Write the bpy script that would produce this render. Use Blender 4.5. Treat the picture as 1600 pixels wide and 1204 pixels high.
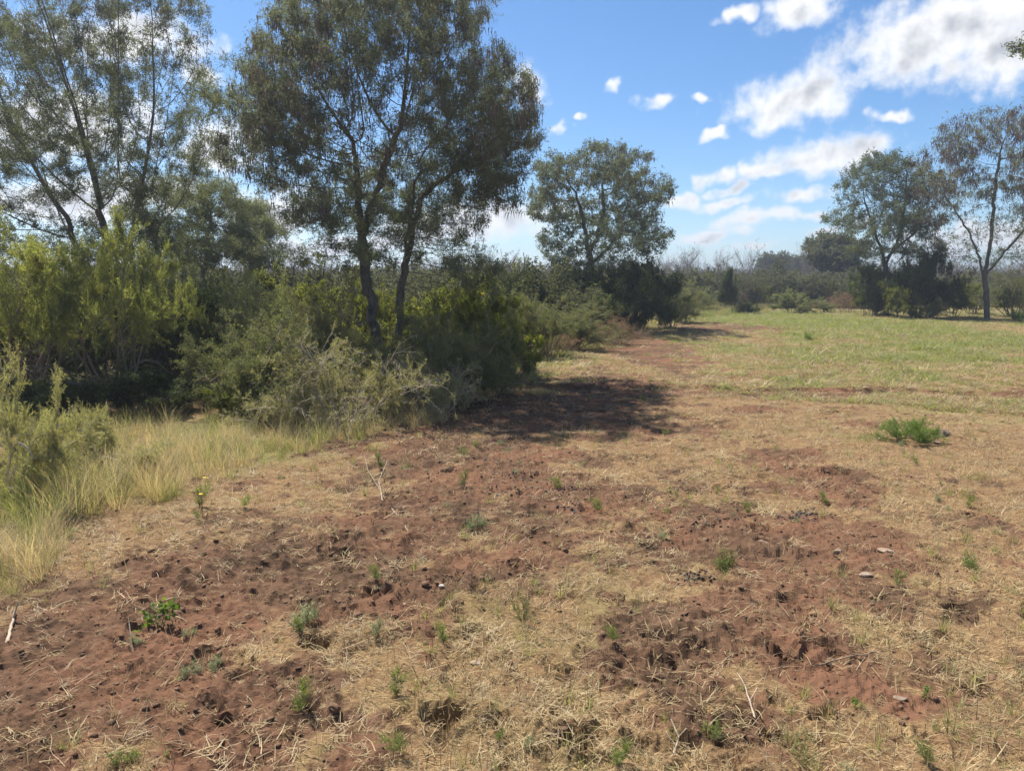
import bpy, math, random
import numpy as np
from mathutils import Vector, Matrix

# ------------------------------------------------------------------ scene, camera, sky, sun
for o in list(bpy.data.objects): bpy.data.objects.remove(o)
sc = bpy.context.scene
COL = sc.collection
R = math.radians

CAM_H = 1.6; FPX = 1209.0; HZ = 440.0           # eye height, focal length and horizon row in photo pixels (1600 x 1204)
PITCH = math.atan((602.0 - HZ) / FPX)
cam_d = bpy.data.cameras.new('camera'); cam = bpy.data.objects.new('camera', cam_d); COL.objects.link(cam)
cam_d.sensor_fit = 'HORIZONTAL'; cam_d.sensor_width = 36.0; cam_d.lens = 36.0 * FPX / 1600.0
cam_d.clip_start = 0.05; cam_d.clip_end = 20000
cam.location = (0, 0, CAM_H); cam.rotation_euler = (R(90) - PITCH, 0, 0)
sc.camera = cam

SUN_AZ = R(-43); SUN_EL = R(59)                 # azimuth from +Y, clockwise
sun_dir = Vector((math.sin(SUN_AZ) * math.cos(SUN_EL), math.cos(SUN_AZ) * math.cos(SUN_EL), math.sin(SUN_EL)))
sl = bpy.data.lights.new('sun', 'SUN'); sl.energy = 5.0; sl.angle = R(0.53); sl.color = (1.0, 0.935, 0.83)
sun = bpy.data.objects.new('sun', sl); COL.objects.link(sun)
sun.rotation_euler = sun_dir.to_track_quat('Z', 'Y').to_euler(); sun.location = (-20, 20, 30)

sc.view_settings.view_transform = 'Standard'; sc.view_settings.look = 'None'
sc.view_settings.exposure = 1.0; sc.view_settings.gamma = 1.0
sc.view_settings.use_curve_mapping = False
sc.cycles.use_denoising = True; sc.cycles.use_adaptive_sampling = True; sc.cycles.adaptive_threshold = 0.02
sc.cycles.max_bounces = 7; sc.cycles.diffuse_bounces = 3; sc.cycles.glossy_bounces = 2
sc.cycles.transmission_bounces = 5; sc.cycles.transparent_max_bounces = 4; sc.cycles.volume_bounces = 0
sc.cycles.caustics_reflective = False; sc.cycles.caustics_refractive = False
sc.cycles.sample_clamp_indirect = 4.0

def ray(px, py):
    """direction of a photo pixel in the world"""
    cx = (px - 800.0) / FPX; cy = (602.0 - py) / FPX
    c, s = math.cos(PITCH), math.sin(PITCH)
    return Vector((cx, c + cy * s, -s + cy * c))
def at(px, py, Y):
    d = ray(px, py); return Vector((0, 0, CAM_H)) + d * (Y / d.y)
def gp(px, py):
    d = ray(px, py); t = -CAM_H / d.z; return d.x * t, d.y * t
def xat(px, D):
    return at(px, HZ + CAM_H * FPX / D, D).x

# ------------------------------------------------------------------ world: Nishita sky and clouds
def nd(nt, t, **kw):
    n = nt.nodes.new(t)
    for k, v in kw.items(): setattr(n, k, v)
    return n
def math_(nt, op, a, b=None, c=None, clamp=False):
    n = nt.nodes.new('ShaderNodeMath'); n.operation = op; n.use_clamp = clamp
    for i, v in enumerate((a, b, c)):
        if v is None: continue
        if isinstance(v, (int, float)): n.inputs[i].default_value = v
        else: nt.links.new(v, n.inputs[i])
    return n.outputs[0]
def maprange(nt, v, a, b, c=0.0, d=1.0, interp='SMOOTHSTEP'):
    n = nt.nodes.new('ShaderNodeMapRange'); n.interpolation_type = interp
    nt.links.new(v, n.inputs[0])
    for i, q in enumerate((a, b, c, d)): n.inputs[1 + i].default_value = q
    return n.outputs[0]
def mixc(nt, f, a, b, blend='MIX'):
    n = nt.nodes.new('ShaderNodeMix'); n.data_type = 'RGBA'; n.blend_type = blend
    if isinstance(f, (int, float)): n.inputs[0].default_value = f
    else: nt.links.new(f, n.inputs[0])
    for i, v in ((6, a), (7, b)):
        if isinstance(v, (tuple, list)): n.inputs[i].default_value = (*v[:3], 1)
        else: nt.links.new(v, n.inputs[i])
    return n.outputs[2]

world = bpy.data.worlds.new('World'); sc.world = world; world.use_nodes = True
nt = world.node_tree; nt.nodes.clear()
SKY_STRENGTH = 0.077
sky = nd(nt, 'ShaderNodeTexSky', sky_type='NISHITA'); sky.sun_disc = False
sky.sun_elevation = SUN_EL; sky.sun_rotation = SUN_AZ
sky.altitude = 1400; sky.air_density = 1.0; sky.dust_density = 0.0; sky.ozone_density = 4.0
tc = nd(nt, 'ShaderNodeTexCoord')
sep = nd(nt, 'ShaderNodeSeparateXYZ'); nt.links.new(tc.outputs['Generated'], sep.inputs[0])
az = math_(nt, 'ARCTAN2', sep.outputs[0], sep.outputs[1])
el = math_(nt, 'ARCSINE', sep.outputs[2])
comb = nd(nt, 'ShaderNodeCombineXYZ'); nt.links.new(az, comb.inputs[0]); nt.links.new(el, comb.inputs[1])
AE = comb.outputs[0]
def noise_(nt, vec, scale, detail=4, rough=0.55, dim='3D', dist=0.0):
    n = nd(nt, 'ShaderNodeTexNoise'); n.noise_dimensions = dim
    nt.links.new(vec, n.inputs['Vector']); n.inputs['Scale'].default_value = scale
    n.inputs['Detail'].default_value = detail; n.inputs['Roughness'].default_value = rough
    n.inputs['Distortion'].default_value = dist
    return n
# clouds seen in the photograph: centre px, py, half width, half height, tilt (degrees)
CL = [(1505, 46, 165, 56, -4), (1420, 96, 46, 26, -10), (1560, 80, 70, 50, 0), (1255, 10, 60, 30, 0), (1160, 20, 25, 12, 20),
      (1250, 152, 104, 36, 6), (1205, 186, 46, 16, 12), (1390, 186, 27, 9, 6), (1120, 212, 28, 9, 8),
      (1290, 240, 85, 27, 14), (1205, 265, 50, 17, 14), (1120, 275, 33, 14, 8), (958, 130, 25, 11, 0), (1036, 159, 30, 12, 4), (1095, 149, 18, 8, 4),
      (1148, 297, 32, 11, 4), (1140, 318, 46, 10, 4), (1085, 313, 34, 14, 6), (1240, 303, 60, 13, 2),
      (1180, 340, 80, 13, 5), (1265, 334, 36, 10, 4), (1300, 357, 48, 9, 6), (1105, 367, 80, 11, 3), (1170, 384, 60, 8, 3),
      (345, 228, 70, 38, 8), (318, 115, 28, 22, 0), (190, 60, 110, 34, -8), (820, 130, 36, 30, 10), (865, 197, 30, 11, 0), (906, 181, 12, 8, 0),
      (90, 200, 130, 50, 0), (150, 310, 170, 34, 0), (420, 335, 70, 40, 0), (730, 350, 170, 34, 0), (540, 385, 170, 18, 0), (1540, 370, 110, 22, 0)]
cl = []
for px, py, rx, ry, t in CL:
    d = ray(px, py).normalized()
    cl.append((math.atan2(d.x, d.y), math.asin(d.z), rx / FPX * 0.93, ry / FPX * 0.95, R(t)))
wob1 = noise_(nt, AE, 16, 3, 0.6, '2D')
sub = nd(nt, 'ShaderNodeVectorMath', operation='SUBTRACT'); nt.links.new(wob1.outputs['Color'], sub.inputs[0]); sub.inputs[1].default_value = (.5, .5, .5)
mul = nd(nt, 'ShaderNodeVectorMath', operation='MULTIPLY'); nt.links.new(sub.outputs[0], mul.inputs[0]); mul.inputs[1].default_value = (.08, .032, 0)
add = nd(nt, 'ShaderNodeVectorMath', operation='ADD'); nt.links.new(AE, add.inputs[0]); nt.links.new(mul.outputs[0], add.inputs[1])
W = add.outputs[0]
best = None
TILT = .10                                                  # cloud streets rise a little to the right
shr = nd(nt, 'ShaderNodeVectorMath', operation='DOT_PRODUCT'); nt.links.new(W, shr.inputs[0]); shr.inputs[1].default_value = (-TILT, 1, 0)
sx_ = nd(nt, 'ShaderNodeSeparateXYZ'); nt.links.new(W, sx_.inputs[0])
cb = nd(nt, 'ShaderNodeCombineXYZ'); nt.links.new(sx_.outputs[0], cb.inputs[0]); nt.links.new(shr.outputs['Value'], cb.inputs[1])
W = cb.outputs[0]
for ci, (a, e, rx, ry, t) in enumerate(cl):
    if ci % 12 == 0 and ci:                                 # in batches, so that the shader stack stays small
        sq = nd(nt, 'ShaderNodeVectorMath', operation='MULTIPLY_ADD'); nt.links.new(best, sq.inputs[0]); sq.inputs[1].default_value = (1e-7,) * 3
        nt.links.new(W, sq.inputs[2]); W = sq.outputs[0]
    m = nd(nt, 'ShaderNodeVectorMath', operation='MULTIPLY_ADD'); nt.links.new(W, m.inputs[0])
    kx, ky = 1 / (rx * 1.22), 1 / (ry * 1.22); m.inputs[1].default_value = (kx, ky, 0)
    m.inputs[2].default_value = (-a * kx, -(e - TILT * a) * ky, .42 if rx * ry < .0007 else (.2 if rx * ry < .0016 else 0.0))
    l = nd(nt, 'ShaderNodeVectorMath', operation='LENGTH'); nt.links.new(m.outputs[0], l.inputs[0])
    if best is None: best = l.outputs['Value']
    else:
        n = nd(nt, 'ShaderNodeMath', operation='SMOOTH_MIN'); nt.links.new(best, n.inputs[0]); nt.links.new(l.outputs['Value'], n.inputs[1])
        n.inputs[2].default_value = 0.12; best = n.outputs[0]
# the same kind of scattered cloud goes on round and above the part of the sky in view
mp0 = nd(nt, 'ShaderNodeMapping'); nt.links.new(AE, mp0.inputs[0]); mp0.inputs['Scale'].default_value = (3.2, 6.5, 1)
wide = noise_(nt, mp0.outputs[0], 1.0, 2, .5, '2D')
beyond = math_(nt, 'MAXIMUM', maprange(nt, math_(nt, 'ABSOLUTE', az), R(38), R(46)), maprange(nt, el, R(22), R(28)))
best = math_(nt, 'MINIMUM', best, math_(nt, 'SUBTRACT', 2.0, math_(nt, 'MULTIPLY', maprange(nt, wide.outputs[0], .46, .72, 0, 2.0, 'LINEAR'), beyond)))
fb = noise_(nt, AE, 34, 4, 0.55, '2D')
dens = math_(nt, 'ADD', math_(nt, 'SUBTRACT', 1.0, best), math_(nt, 'MULTIPLY', math_(nt, 'SUBTRACT', fb.outputs[0], 0.5), 1.1))
alpha = maprange(nt, dens, -0.08, 0.66)
fb2 = noise_(nt, AE, 24, 3, 0.55, '2D')
up_ = nd(nt, 'ShaderNodeVectorMath', operation='ADD'); nt.links.new(AE, up_.inputs[0]); up_.inputs[1].default_value = (-.007, .016, 0)
fb3 = noise_(nt, up_.outputs[0], 24, 3, 0.55, '2D')            # billows: thicker cloud towards the sun shades what lies below it
bil = math_(nt, 'SUBTRACT', fb3.outputs[0], fb2.outputs[0])
thick = maprange(nt, math_(nt, 'ADD', dens, math_(nt, 'MULTIPLY', bil, 1.5)), 0.25, 1.55)
cloud = mixc(nt, thick, (7.3, 7.3, 7.35), (3.5, 3.7, 4.1))
hs = nd(nt, 'ShaderNodeHueSaturation'); hs.inputs['Saturation'].default_value = 1.18; hs.inputs['Value'].default_value = 1.0
nt.links.new(sky.outputs[0], hs.inputs['Color'])
alpha = math_(nt, 'MULTIPLY', alpha, maprange(nt, el, 0.0, 0.03))
tot = mixc(nt, alpha, hs.outputs[0], cloud)
bg = nd(nt, 'ShaderNodeBackground'); bg.inputs[1].default_value = SKY_STRENGTH
out = nd(nt, 'ShaderNodeOutputWorld'); nt.links.new(tot, bg.inputs[0]); nt.links.new(bg.outputs[0], out.inputs[0])

# ------------------------------------------------------------------ helpers
def vnoise(x, y, seed=0):
    """2D value noise, 0..1"""
    xi = np.floor(x).astype(np.int64); yi = np.floor(y).astype(np.int64)
    fx = x - xi; fy = y - yi
    fx = fx * fx * (3 - 2 * fx); fy = fy * fy * (3 - 2 * fy)
    def h(a, b):
        n = (a * 374761393 + b * 668265263 + seed * 974634769) & 0xffffffff
        n = ((n ^ (n >> 13)) * 1274126177) & 0xffffffff
        n = ((n ^ (n >> 16)) * 2246822519) & 0xffffffff
        return ((n ^ (n >> 15)) & 0xffffff) / float(0xffffff)
    a = h(xi, yi); b = h(xi + 1, yi); c = h(xi, yi + 1); d = h(xi + 1, yi + 1)
    return (a * (1 - fx) + b * fx) * (1 - fy) + (c * (1 - fx) + d * fx) * fy
def fbm(x, y, scale, octs=3, seed=0, gain=0.5):
    s = 0; a = 1; t = 0; f = 1.0 / scale
    for k in range(octs):
        s = s + a * vnoise(x * f + 17.3 * k, y * f - 9.1 * k, seed + k); t += a; a *= gain; f *= 2.03
    return s / t
def sstep(v, a, b):
    t = np.clip((v - a) / (b - a), 0, 1); return t * t * (3 - 2 * t)

def mesh_np(name, V, F, mat=None, smooth=False, attrs=None, vattrs=None):
    """mesh from arrays; F is (n,3) or (n,4)"""
    V = np.ascontiguousarray(V, dtype=np.float32).reshape(-1, 3); F = np.ascontiguousarray(F, dtype=np.int32)
    me = bpy.data.meshes.new(name); n, k = F.shape
    me.vertices.add(len(V)); me.vertices.foreach_set('co', V.ravel())
    me.loops.add(n * k); me.loops.foreach_set('vertex_index', F.ravel())
    me.polygons.add(n); me.polygons.foreach_set('loop_start', np.arange(0, n * k, k, dtype=np.int32))
    me.polygons.foreach_set('loop_total', np.full(n, k, dtype=np.int32))
    if smooth: me.polygons.foreach_set('use_smooth', np.ones(n, dtype=bool))
    for nm, a in (attrs or {}).items():
        at_ = me.attributes.new(nm, 'FLOAT', 'FACE'); at_.data.foreach_set('value', np.asarray(a, dtype=np.float32))
    for nm, a in (vattrs or {}).items():
        at_ = me.attributes.new(nm, 'FLOAT', 'POINT'); at_.data.foreach_set('value', np.asarray(a, dtype=np.float32))
    if mat: me.materials.append(mat)
    me.update(calc_edges=True)
    return me
def link(name, data, parent=None, mat=None):
    o = bpy.data.objects.new(name, data); COL.objects.link(o)
    if parent is not None: o.parent = parent
    if mat is not None:
        o.material_slots[0].link = 'OBJECT'; o.material_slots[0].material = mat
    return o
def tag(o, label=None, cat=None, group=None, kind=None):
    if label: o['label'] = label
    if cat: o['category'] = cat
    if group: o['group'] = group
    if kind: o['kind'] = kind
    return o
def empty(name, loc, rz=0, s=1.0):
    o = bpy.data.objects.new(name, None); COL.objects.link(o)
    o.location = loc; o.rotation_euler = (0, 0, rz); o.scale = (s, s, s) if isinstance(s, (int, float)) else s
    o.empty_display_size = 0.2
    return o

# ------------------------------------------------------------------ materials
def newmat(name):
    m = bpy.data.materials.new(name); m.use_nodes = True; m.node_tree.nodes.clear()
    return m, m.node_tree
def leaf_mat(name, c1, c2, trans=0.45, tcol=None, rough=0.55, spec=0.15, dead=None, dead_amt=0.0):
    """leaf: diffuse + translucent, colour varied from leaf to leaf"""
    m, t = newmat(name)
    a = nd(t, 'ShaderNodeAttribute', attribute_name='v')
    oi = nd(t, 'ShaderNodeObjectInfo')
    base = mixc(t, a.outputs['Fac'], c1, c2)
    if dead:
        g = nd(t, 'ShaderNodeNewGeometry')
        dn = noise_(t, g.outputs['Position'], 1.7, 2)
        f = math_(t, 'ADD', math_(t, 'MULTIPLY', dn.outputs[0], 0.5), math_(t, 'MULTIPLY', a.outputs['Fac'], 0.5))
        base = mixc(t, maprange(t, f, 1 - dead_amt - .08, 1 - dead_amt + .08), base, dead)
    hsn = nd(t, 'ShaderNodeHueSaturation'); t.links.new(base, hsn.inputs['Color'])
    t.links.new(math_(t, 'ADD', 0.86, math_(t, 'MULTIPLY', oi.outputs['Random'], 0.28)), hsn.inputs['Value'])
    base = hsn.outputs[0]
    p = nd(t, 'ShaderNodeBsdfPrincipled'); t.links.new(base, p.inputs['Base Color'])
    p.inputs['Roughness'].default_value = rough; p.inputs['Specular IOR Level'].default_value = spec
    tr = nd(t, 'ShaderNodeBsdfTranslucent')
    tm = mixc(t, 1.0, base, tcol or (1.5, 1.5, 0.7), 'MULTIPLY')
    t.links.new(tm, tr.inputs[0])
    mx = nd(t, 'ShaderNodeMixShader'); mx.inputs[0].default_value = trans
    t.links.new(p.outputs[0], mx.inputs[1]); t.links.new(tr.outputs[0], mx.inputs[2])
    o = nd(t, 'ShaderNodeOutputMaterial'); t.links.new(mx.outputs[0], o.inputs[0])
    return m
def bark_mat(name, c1, c2, scale=14, bump=0.5):
    m, t = newmat(name)
    g = nd(t, 'ShaderNodeTexCoord')
    mp = nd(t, 'ShaderNodeMapping'); t.links.new(g.outputs['Object'], mp.inputs[0]); mp.inputs['Scale'].default_value = (1, 1, .3)
    n = noise_(t, mp.outputs[0], scale, 6, .65)
    v = nd(t, 'ShaderNodeTexVoronoi'); t.links.new(mp.outputs[0], v.inputs['Vector']); v.inputs['Scale'].default_value = scale * 2.2
    f = math_(t, 'MULTIPLY', n.outputs[0], maprange(t, v.outputs[0], 0.0, 0.5, .6, 1.1))
    base = mixc(t, maprange(t, f, .25, .65), c1, c2)
    p = nd(t, 'ShaderNodeBsdfPrincipled'); t.links.new(base, p.inputs['Base Color']); p.inputs['Roughness'].default_value = .9
    p.inputs['Specular IOR Level'].default_value = .15
    b = nd(t, 'ShaderNodeBump'); b.inputs['Strength'].default_value = bump; b.inputs['Distance'].default_value = .03
    t.links.new(f, b.inputs['Height']); t.links.new(b.outputs[0], p.inputs['Normal'])
    o = nd(t, 'ShaderNodeOutputMaterial'); t.links.new(p.outputs[0], o.inputs[0])
    return m
def plain_mat(name, c1, c2, scale=20, rough=.85):
    m, t = newmat(name)
    g = nd(t, 'ShaderNodeTexCoord'); n = noise_(t, g.outputs['Object'], scale, 5, .6)
    oi = nd(t, 'ShaderNodeObjectInfo')
    base = mixc(t, maprange(t, n.outputs[0], .3, .7), c1, c2)
    hsn = nd(t, 'ShaderNodeHueSaturation'); t.links.new(base, hsn.inputs['Color'])
    t.links.new(math_(t, 'ADD', 0.75, math_(t, 'MULTIPLY', oi.outputs['Random'], 0.5)), hsn.inputs['Value'])
    p = nd(t, 'ShaderNodeBsdfPrincipled'); t.links.new(hsn.outputs[0], p.inputs['Base Color']); p.inputs['Roughness'].default_value = rough
    p.inputs['Specular IOR Level'].default_value = .2
    b = nd(t, 'ShaderNodeBump'); b.inputs['Strength'].default_value = .6; b.inputs['Distance'].default_value = .01
    t.links.new(n.outputs[0], b.inputs['Height']); t.links.new(b.outputs[0], p.inputs['Normal'])
    o = nd(t, 'ShaderNodeOutputMaterial'); t.links.new(p.outputs[0], o.inputs[0])
    return m
M = {}
M['leaf_tree'] = leaf_mat('leaf_tree', (.078, .092, .056), (.175, .19, .115), .45, (1.3, 1.35, .9))
M['leaf_pale'] = leaf_mat('leaf_pale', (.11, .13, .078), (.19, .205, .12), .45, (1.35, 1.35, .8))
M['leaf_pod'] = leaf_mat('leaf_pod', (.10, .082, .070), (.16, .132, .11), .30, (1.2, 1.0, .8))
M['leaf_red'] = leaf_mat('leaf_red', (.105, .078, .070), (.17, .125, .108), .35, (1.2, 1.0, .9))
M['leaf_feather'] = leaf_mat('leaf_feather', (.18, .20, .065), (.31, .32, .11), .5, (1.45, 1.45, .75))
M['leaf_thorn'] = leaf_mat('leaf_thorn', (.21, .21, .10), (.36, .34, .18), .42, (1.4, 1.4, .75), dead=(.28, .21, .11), dead_amt=.30)
M['leaf_grey'] = leaf_mat('leaf_grey', (.125, .14, .065), (.21, .215, .105), .42, (1.4, 1.45, .75))
M['leaf_leafy'] = leaf_mat('leaf_leafy', (.095, .12, .03), (.175, .185, .05), .5, (1.6, 1.55, .6), dead=(.33, .26, .03), dead_amt=.22)
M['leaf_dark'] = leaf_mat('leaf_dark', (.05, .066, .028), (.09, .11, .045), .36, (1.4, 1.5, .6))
M['leaf_dry'] = leaf_mat('leaf_dry', (.20, .13, .07), (.30, .20, .11), .35, (1.2, 1.1, .8))
M['leaf_weed'] = leaf_mat('leaf_weed', (.12, .15, .055), (.20, .225, .095), .45, (1.6, 1.7, .6))
M['leaf_bright'] = leaf_mat('leaf_bright', (.095, .15, .04), (.17, .225, .07), .45, (1.5, 1.7, .5))
M['leaf_sage'] = leaf_mat('leaf_sage', (.20, .24, .13), (.30, .32, .19), .35, (1.3, 1.3, .9))
M['leaf_far'] = leaf_mat('leaf_far', (.085, .092, .052), (.15, .15, .09), .35, (1.3, 1.3, .85), rough=.85, spec=.03)
M['leaf_farbrown'] = leaf_mat('leaf_farbrown', (.13, .105, .075), (.19, .15, .12), .3, (1.2, 1.1, .95), rough=.85, spec=.03)
M['straw'] = leaf_mat('straw', (.35, .27, .145), (.64, .53, .32), .35, (1.2, 1.15, .9), rough=.5, spec=.25, dead=(.22, .155, .09), dead_amt=.44)
M['straw_tall'] = leaf_mat('straw_tall', (.38, .31, .18), (.56, .48, .31), .45, (1.3, 1.2, .8), rough=.5, spec=.3)
M['grass'] = leaf_mat('grass', (.15, .17, .07), (.27, .275, .125), .45, (1.4, 1.45, .7), rough=.5)
M['flower'] = leaf_mat('flower', (.75, .52, .02), (.80, .60, .03), .3, (1.2, 1.1, .5))
M['bark'] = bark_mat('bark', (.055, .048, .041), (.16, .14, .12), 16)
M['bark_grey'] = bark_mat('bark_grey', (.09, .08, .07), (.23, .20, .17), 20)
M['twig'] = bark_mat('twig', (.12, .09, .065), (.25, .20, .15), 30, .2)
M['twig_pale'] = bark_mat('twig_pale', (.30, .24, .18), (.52, .45, .36), 30, .2)
M['thorn'] = plain_mat('thorn', (.55, .52, .45), (.7, .68, .6), 30)
M['dead_wood'] = plain_mat('dead_wood', (.26, .20, .15), (.42, .34, .26), 40)
M['stone'] = plain_mat('stone', (.17, .115, .08), (.36, .28, .215), 9)
M['clod'] = plain_mat('clod', (.10, .058, .035), (.19, .112, .068), 30)
M['dung'] = plain_mat('dung', (.035, .031, .032), (.085, .072, .066), 30, .6)

# ------------------------------------------------------------------ ground: relief and cover
def ell(list_, x, y):
    """soft union of ground patches given by photo pixels"""
    m = np.zeros_like(x)
    for px, py, rx, ry, w in list_:
        cx, cy = gp(px, py); y1 = gp(px, max(py - ry, 448))[1]; y0 = gp(px, py + ry)[1]
        sx = rx / FPX * cy; cyy = .5 * (y0 + y1); sy = .5 * (y1 - y0)
        q = ((x - cx) / sx) ** 2 + ((y - cyy) / sy) ** 2
        m = np.maximum(m, w * np.exp(-q * .9))
    return m
SOIL_AND_SHADE = [(230, 960, 230, 110, 1.0), (90, 1090, 230, 130, .95), (430, 890, 160, 55, 1.0), (560, 930, 170, 60, .9), (760, 740, 190, 70, 1.0), (860, 810, 170, 60, .85),
        (880, 650, 220, 60, 1.0), (1040, 1050, 140, 110, .95), (1210, 990, 130, 80, .85), (1130, 840, 200, 50, .75), (1260, 740, 110, 60, .8), (1330, 850, 100, 40, .7),
        (1060, 1150, 180, 70, .8), (690, 900, 90, 40, .8), (1030, 565, 50, 40, 1.0), (1110, 512, 90, 8, .9), (560, 1190, 130, 70, .6), (330, 1150, 200, 90, .85), (1230, 613, 420, 8, .6), (620, 690, 120, 30, .5),  # thin strip near the round-crowned tree paints its shadow in soil colour
        (1480, 760, 120, 22, .5), (600, 850, 150, 50, .85), (980, 605, 130, 28, .9), (700, 800, 130, 40, .9), (1040, 545, 40, 24, .9), (1420, 950, 120, 40, .5), (1580, 830, 60, 30, .55)]
GREEN = [(1450, 530, 330, 50, 1.2), (1420, 580, 300, 50, .75), (1180, 545, 200, 30, .6), (1250, 500, 180, 16, .9), (1560, 560, 160, 40, .8), (860, 560, 90, 40, .9), (330, 720, 160, 40, .8), (520, 690, 120, 22, .6), (250, 600, 500, 60, .9), (60, 930, 60, 20, .8)]
TALL = [(60, 840, 120, 110, 1.0), (150, 780, 130, 80, 1.0), (280, 740, 120, 45, .9), (20, 920, 60, 50, .7), (400, 715, 100, 25, .55)]
HP = []
rg = np.random.default_rng(11)
while len(HP) < 520:                                     # hoof marks trodden into the soil
    Y = 2.2 * (13 / 2.2) ** rg.random(); X = rg.uniform(-.72, .75) * Y
    sm = ell(SOIL_AND_SHADE, np.array([X]), np.array([Y]))[0]
    if rg.random() < .25 + .7 * sm and X > -.05 * Y - .50 * Y:
        HP.append((X, Y, rg.uniform(.035, .075), rg.uniform(0, math.pi), rg.uniform(.012, .04)))
for px, py, r_, d_ in [(905, 1160, .085, .10), (1095, 1015, .075, .07), (1045, 1035, .06, .06), (1222, 1030, .05, .06), (1270, 1015, .06, .06), (700, 1120, .09, .07), (780, 1130, .07, .06), (590, 935, .07, .06), (500, 1015, .1, .05), (710, 915, .05, .05), (520, 850, .09, .05), (880, 1050, .05, .05), (1130, 765, .1, .05), (1310, 742, .12, .06), (1480, 700, .08, .04), (1010, 716, .12, .05), (1120, 660, .2, .05), (1300, 738, .1, .05), (985, 830, .05, .05), (1380, 975, .06, .05), (1470, 1000, .08, .05)]:
    X, Y = gp(px, py); HP.append((X, Y, r_, rg.uniform(-.4, .4), d_))
def soil_of(x, y):
    r = np.hypot(x, y)
    n = fbm(x, y, .42, 5, 3, .72); n2 = fbm(x, y, 2.2, 3, 8)
    s = ell(SOIL_AND_SHADE, x, y) + (n - .5) * 1.9 + (n2 - .5) * .7 + .17 - .10 * sstep(r, 7, 12)
    s = sstep(s, .12, .86)
    return s * (1 - sstep(r, 26, 45) * .8)
def green_of(x, y):
    g = ell(GREEN, x, y) + (fbm(x, y, 1.6, 4, 21, .7) - .5) * 2.2
    g = np.maximum(sstep(g, .1, 1.25), .45 * sstep(np.hypot(x, y), 30, 45) + .0)
    return g * (1 - .7 * soil_of(x, y))
FX0, FY0 = gp(830, 604); FX1, FY1 = gp(1600, 618)
def hlow(x, y):
    r = np.hypot(x, y)
    return (fbm(x, y, 5.0, 2, 40) - .5) * .10 * sstep(r, 1, 6) + (fbm(x, y, 1.1, 2, 50) - .5) * .06
def height(x, y, soil=None):
    if soil is None: soil = soil_of(x, y)
    r = np.hypot(x, y); near = 1 - sstep(r, 12, 26)
    h = hlow(x, y)
    wild = .35 + .65 * soil
    b = fbm(x, y, .16, 3, 60, .6) - .5
    h = h + near * wild * (b * .065 + (np.abs(fbm(x, y, .07, 2, 70) - .5) * -.035) + (fbm(x, y, .06, 2, 80) - .5) * .03 + (fbm(x, y, .028, 2, 85) - .5) * .022 + (vnoise(x / .012, y / .012, 87) - .5) * .007)
    h = h + near * (1 - soil) * (fbm(x, y, .22, 2, 90) - .4) * .035           # trampled turf stands a little proud
    fy = FY0 + (x - FX0) * (FY1 - FY0) / (FX1 - FX0) + (fbm(x, x * 0, .8, 2, 33) - .5) * .25
    fm = np.exp(-((y - fy) / .16) ** 2) * sstep(x, FX0 - .6, FX0 + .2)
    h = h - .045 * fm * (.5 + fbm(x, y, .3, 2, 35)) + .03 * np.exp(-((y - fy - .3) / .13) ** 2) * sstep(x, FX0 - .6, FX0 + .2)
    for (X, Y, rr, a, d) in HP:
        k = np.nonzero((np.abs(x - X) < rr * 3) & (np.abs(y - Y) < rr * 3))[0]
        if len(k) == 0: continue
        dx = x[k] - X; dy = y[k] - Y; ca, sa = math.cos(a), math.sin(a)
        u = (dx * ca + dy * sa) / (rr * 1.25); v = (-dx * sa + dy * ca) / (rr * .85)
        q = np.sqrt(u * u + v * v) + (vnoise(x[k] * 40, y[k] * 40, 5) - .5) * .5 + (vnoise(x[k] * 13, y[k] * 13, 6) - .5) * .6
        h[k] += -d * .75 * (1 - sstep(q, .2, 1.05)) + d * .35 * np.exp(-((q - 1.3) / .3) ** 2)
    return h
def zg(x, y): return float(hlow(np.array([x], float), np.array([y], float))[0])

a_d = np.linspace(-R(38), R(38), 560); a_c = np.linspace(R(38), R(322), 90)[1:-1]
ang = np.concatenate([a_d, a_c]); NA = len(ang)
rad = np.concatenate([np.linspace(.15, 1.9, 10), np.geomspace(1.95, 14, 350), np.geomspace(14.2, 60, 90), np.geomspace(62, 6000, 40)])
A, RR = np.meshgrid(ang, rad); gx = (RR * np.sin(A)).ravel(); gy = (RR * np.cos(A)).ravel()
gs = soil_of(gx, gy); gg = green_of(gx, gy); gt = ell(TALL, gx, gy); gz = height(gx, gy, gs)
NR = len(rad); i = np.arange(NR - 1)[:, None] * NA; j = np.arange(NA)[None]; j2 = (j + 1) % NA
F = np.stack([i + j, i + NA + j, i + NA + j2, i + j2], -1).reshape(-1, 4)[:, ::-1]
V = np.stack([gx, gy, gz], -1)
m, t = newmat('ground_soil_and_litter')
s_ = nd(t, 'ShaderNodeAttribute', attribute_name='soil'); g_ = nd(t, 'ShaderNodeAttribute', attribute_name='green')
pos = nd(t, 'ShaderNodeNewGeometry').outputs['Position']
n1 = noise_(t, pos, 9, 7, .65); n2 = noise_(t, pos, 1.1, 4, .6); n3 = noise_(t, pos, 70, 4, .7)
mpx = nd(t, 'ShaderNodeMapping'); t.links.new(pos, mpx.inputs[0]); mpx.inputs['Rotation'].default_value = (0, 0, .5); mpx.inputs['Scale'].default_value = (30, 150, 30)
n4 = noise_(t, mpx.outputs[0], 1, 3, .6, dist=1.5)
soilc = mixc(t, maprange(t, n1.outputs[0], .3, .72), (.048, .030, .019), (.145, .087, .054))
soilc = mixc(t, maprange(t, n2.outputs[0], .38, .68), soilc, (.155, .080, .048))
soilc = mixc(t, maprange(t, n3.outputs[0], .62, .74, 0, .5), soilc, (.25, .15, .085))
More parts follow.
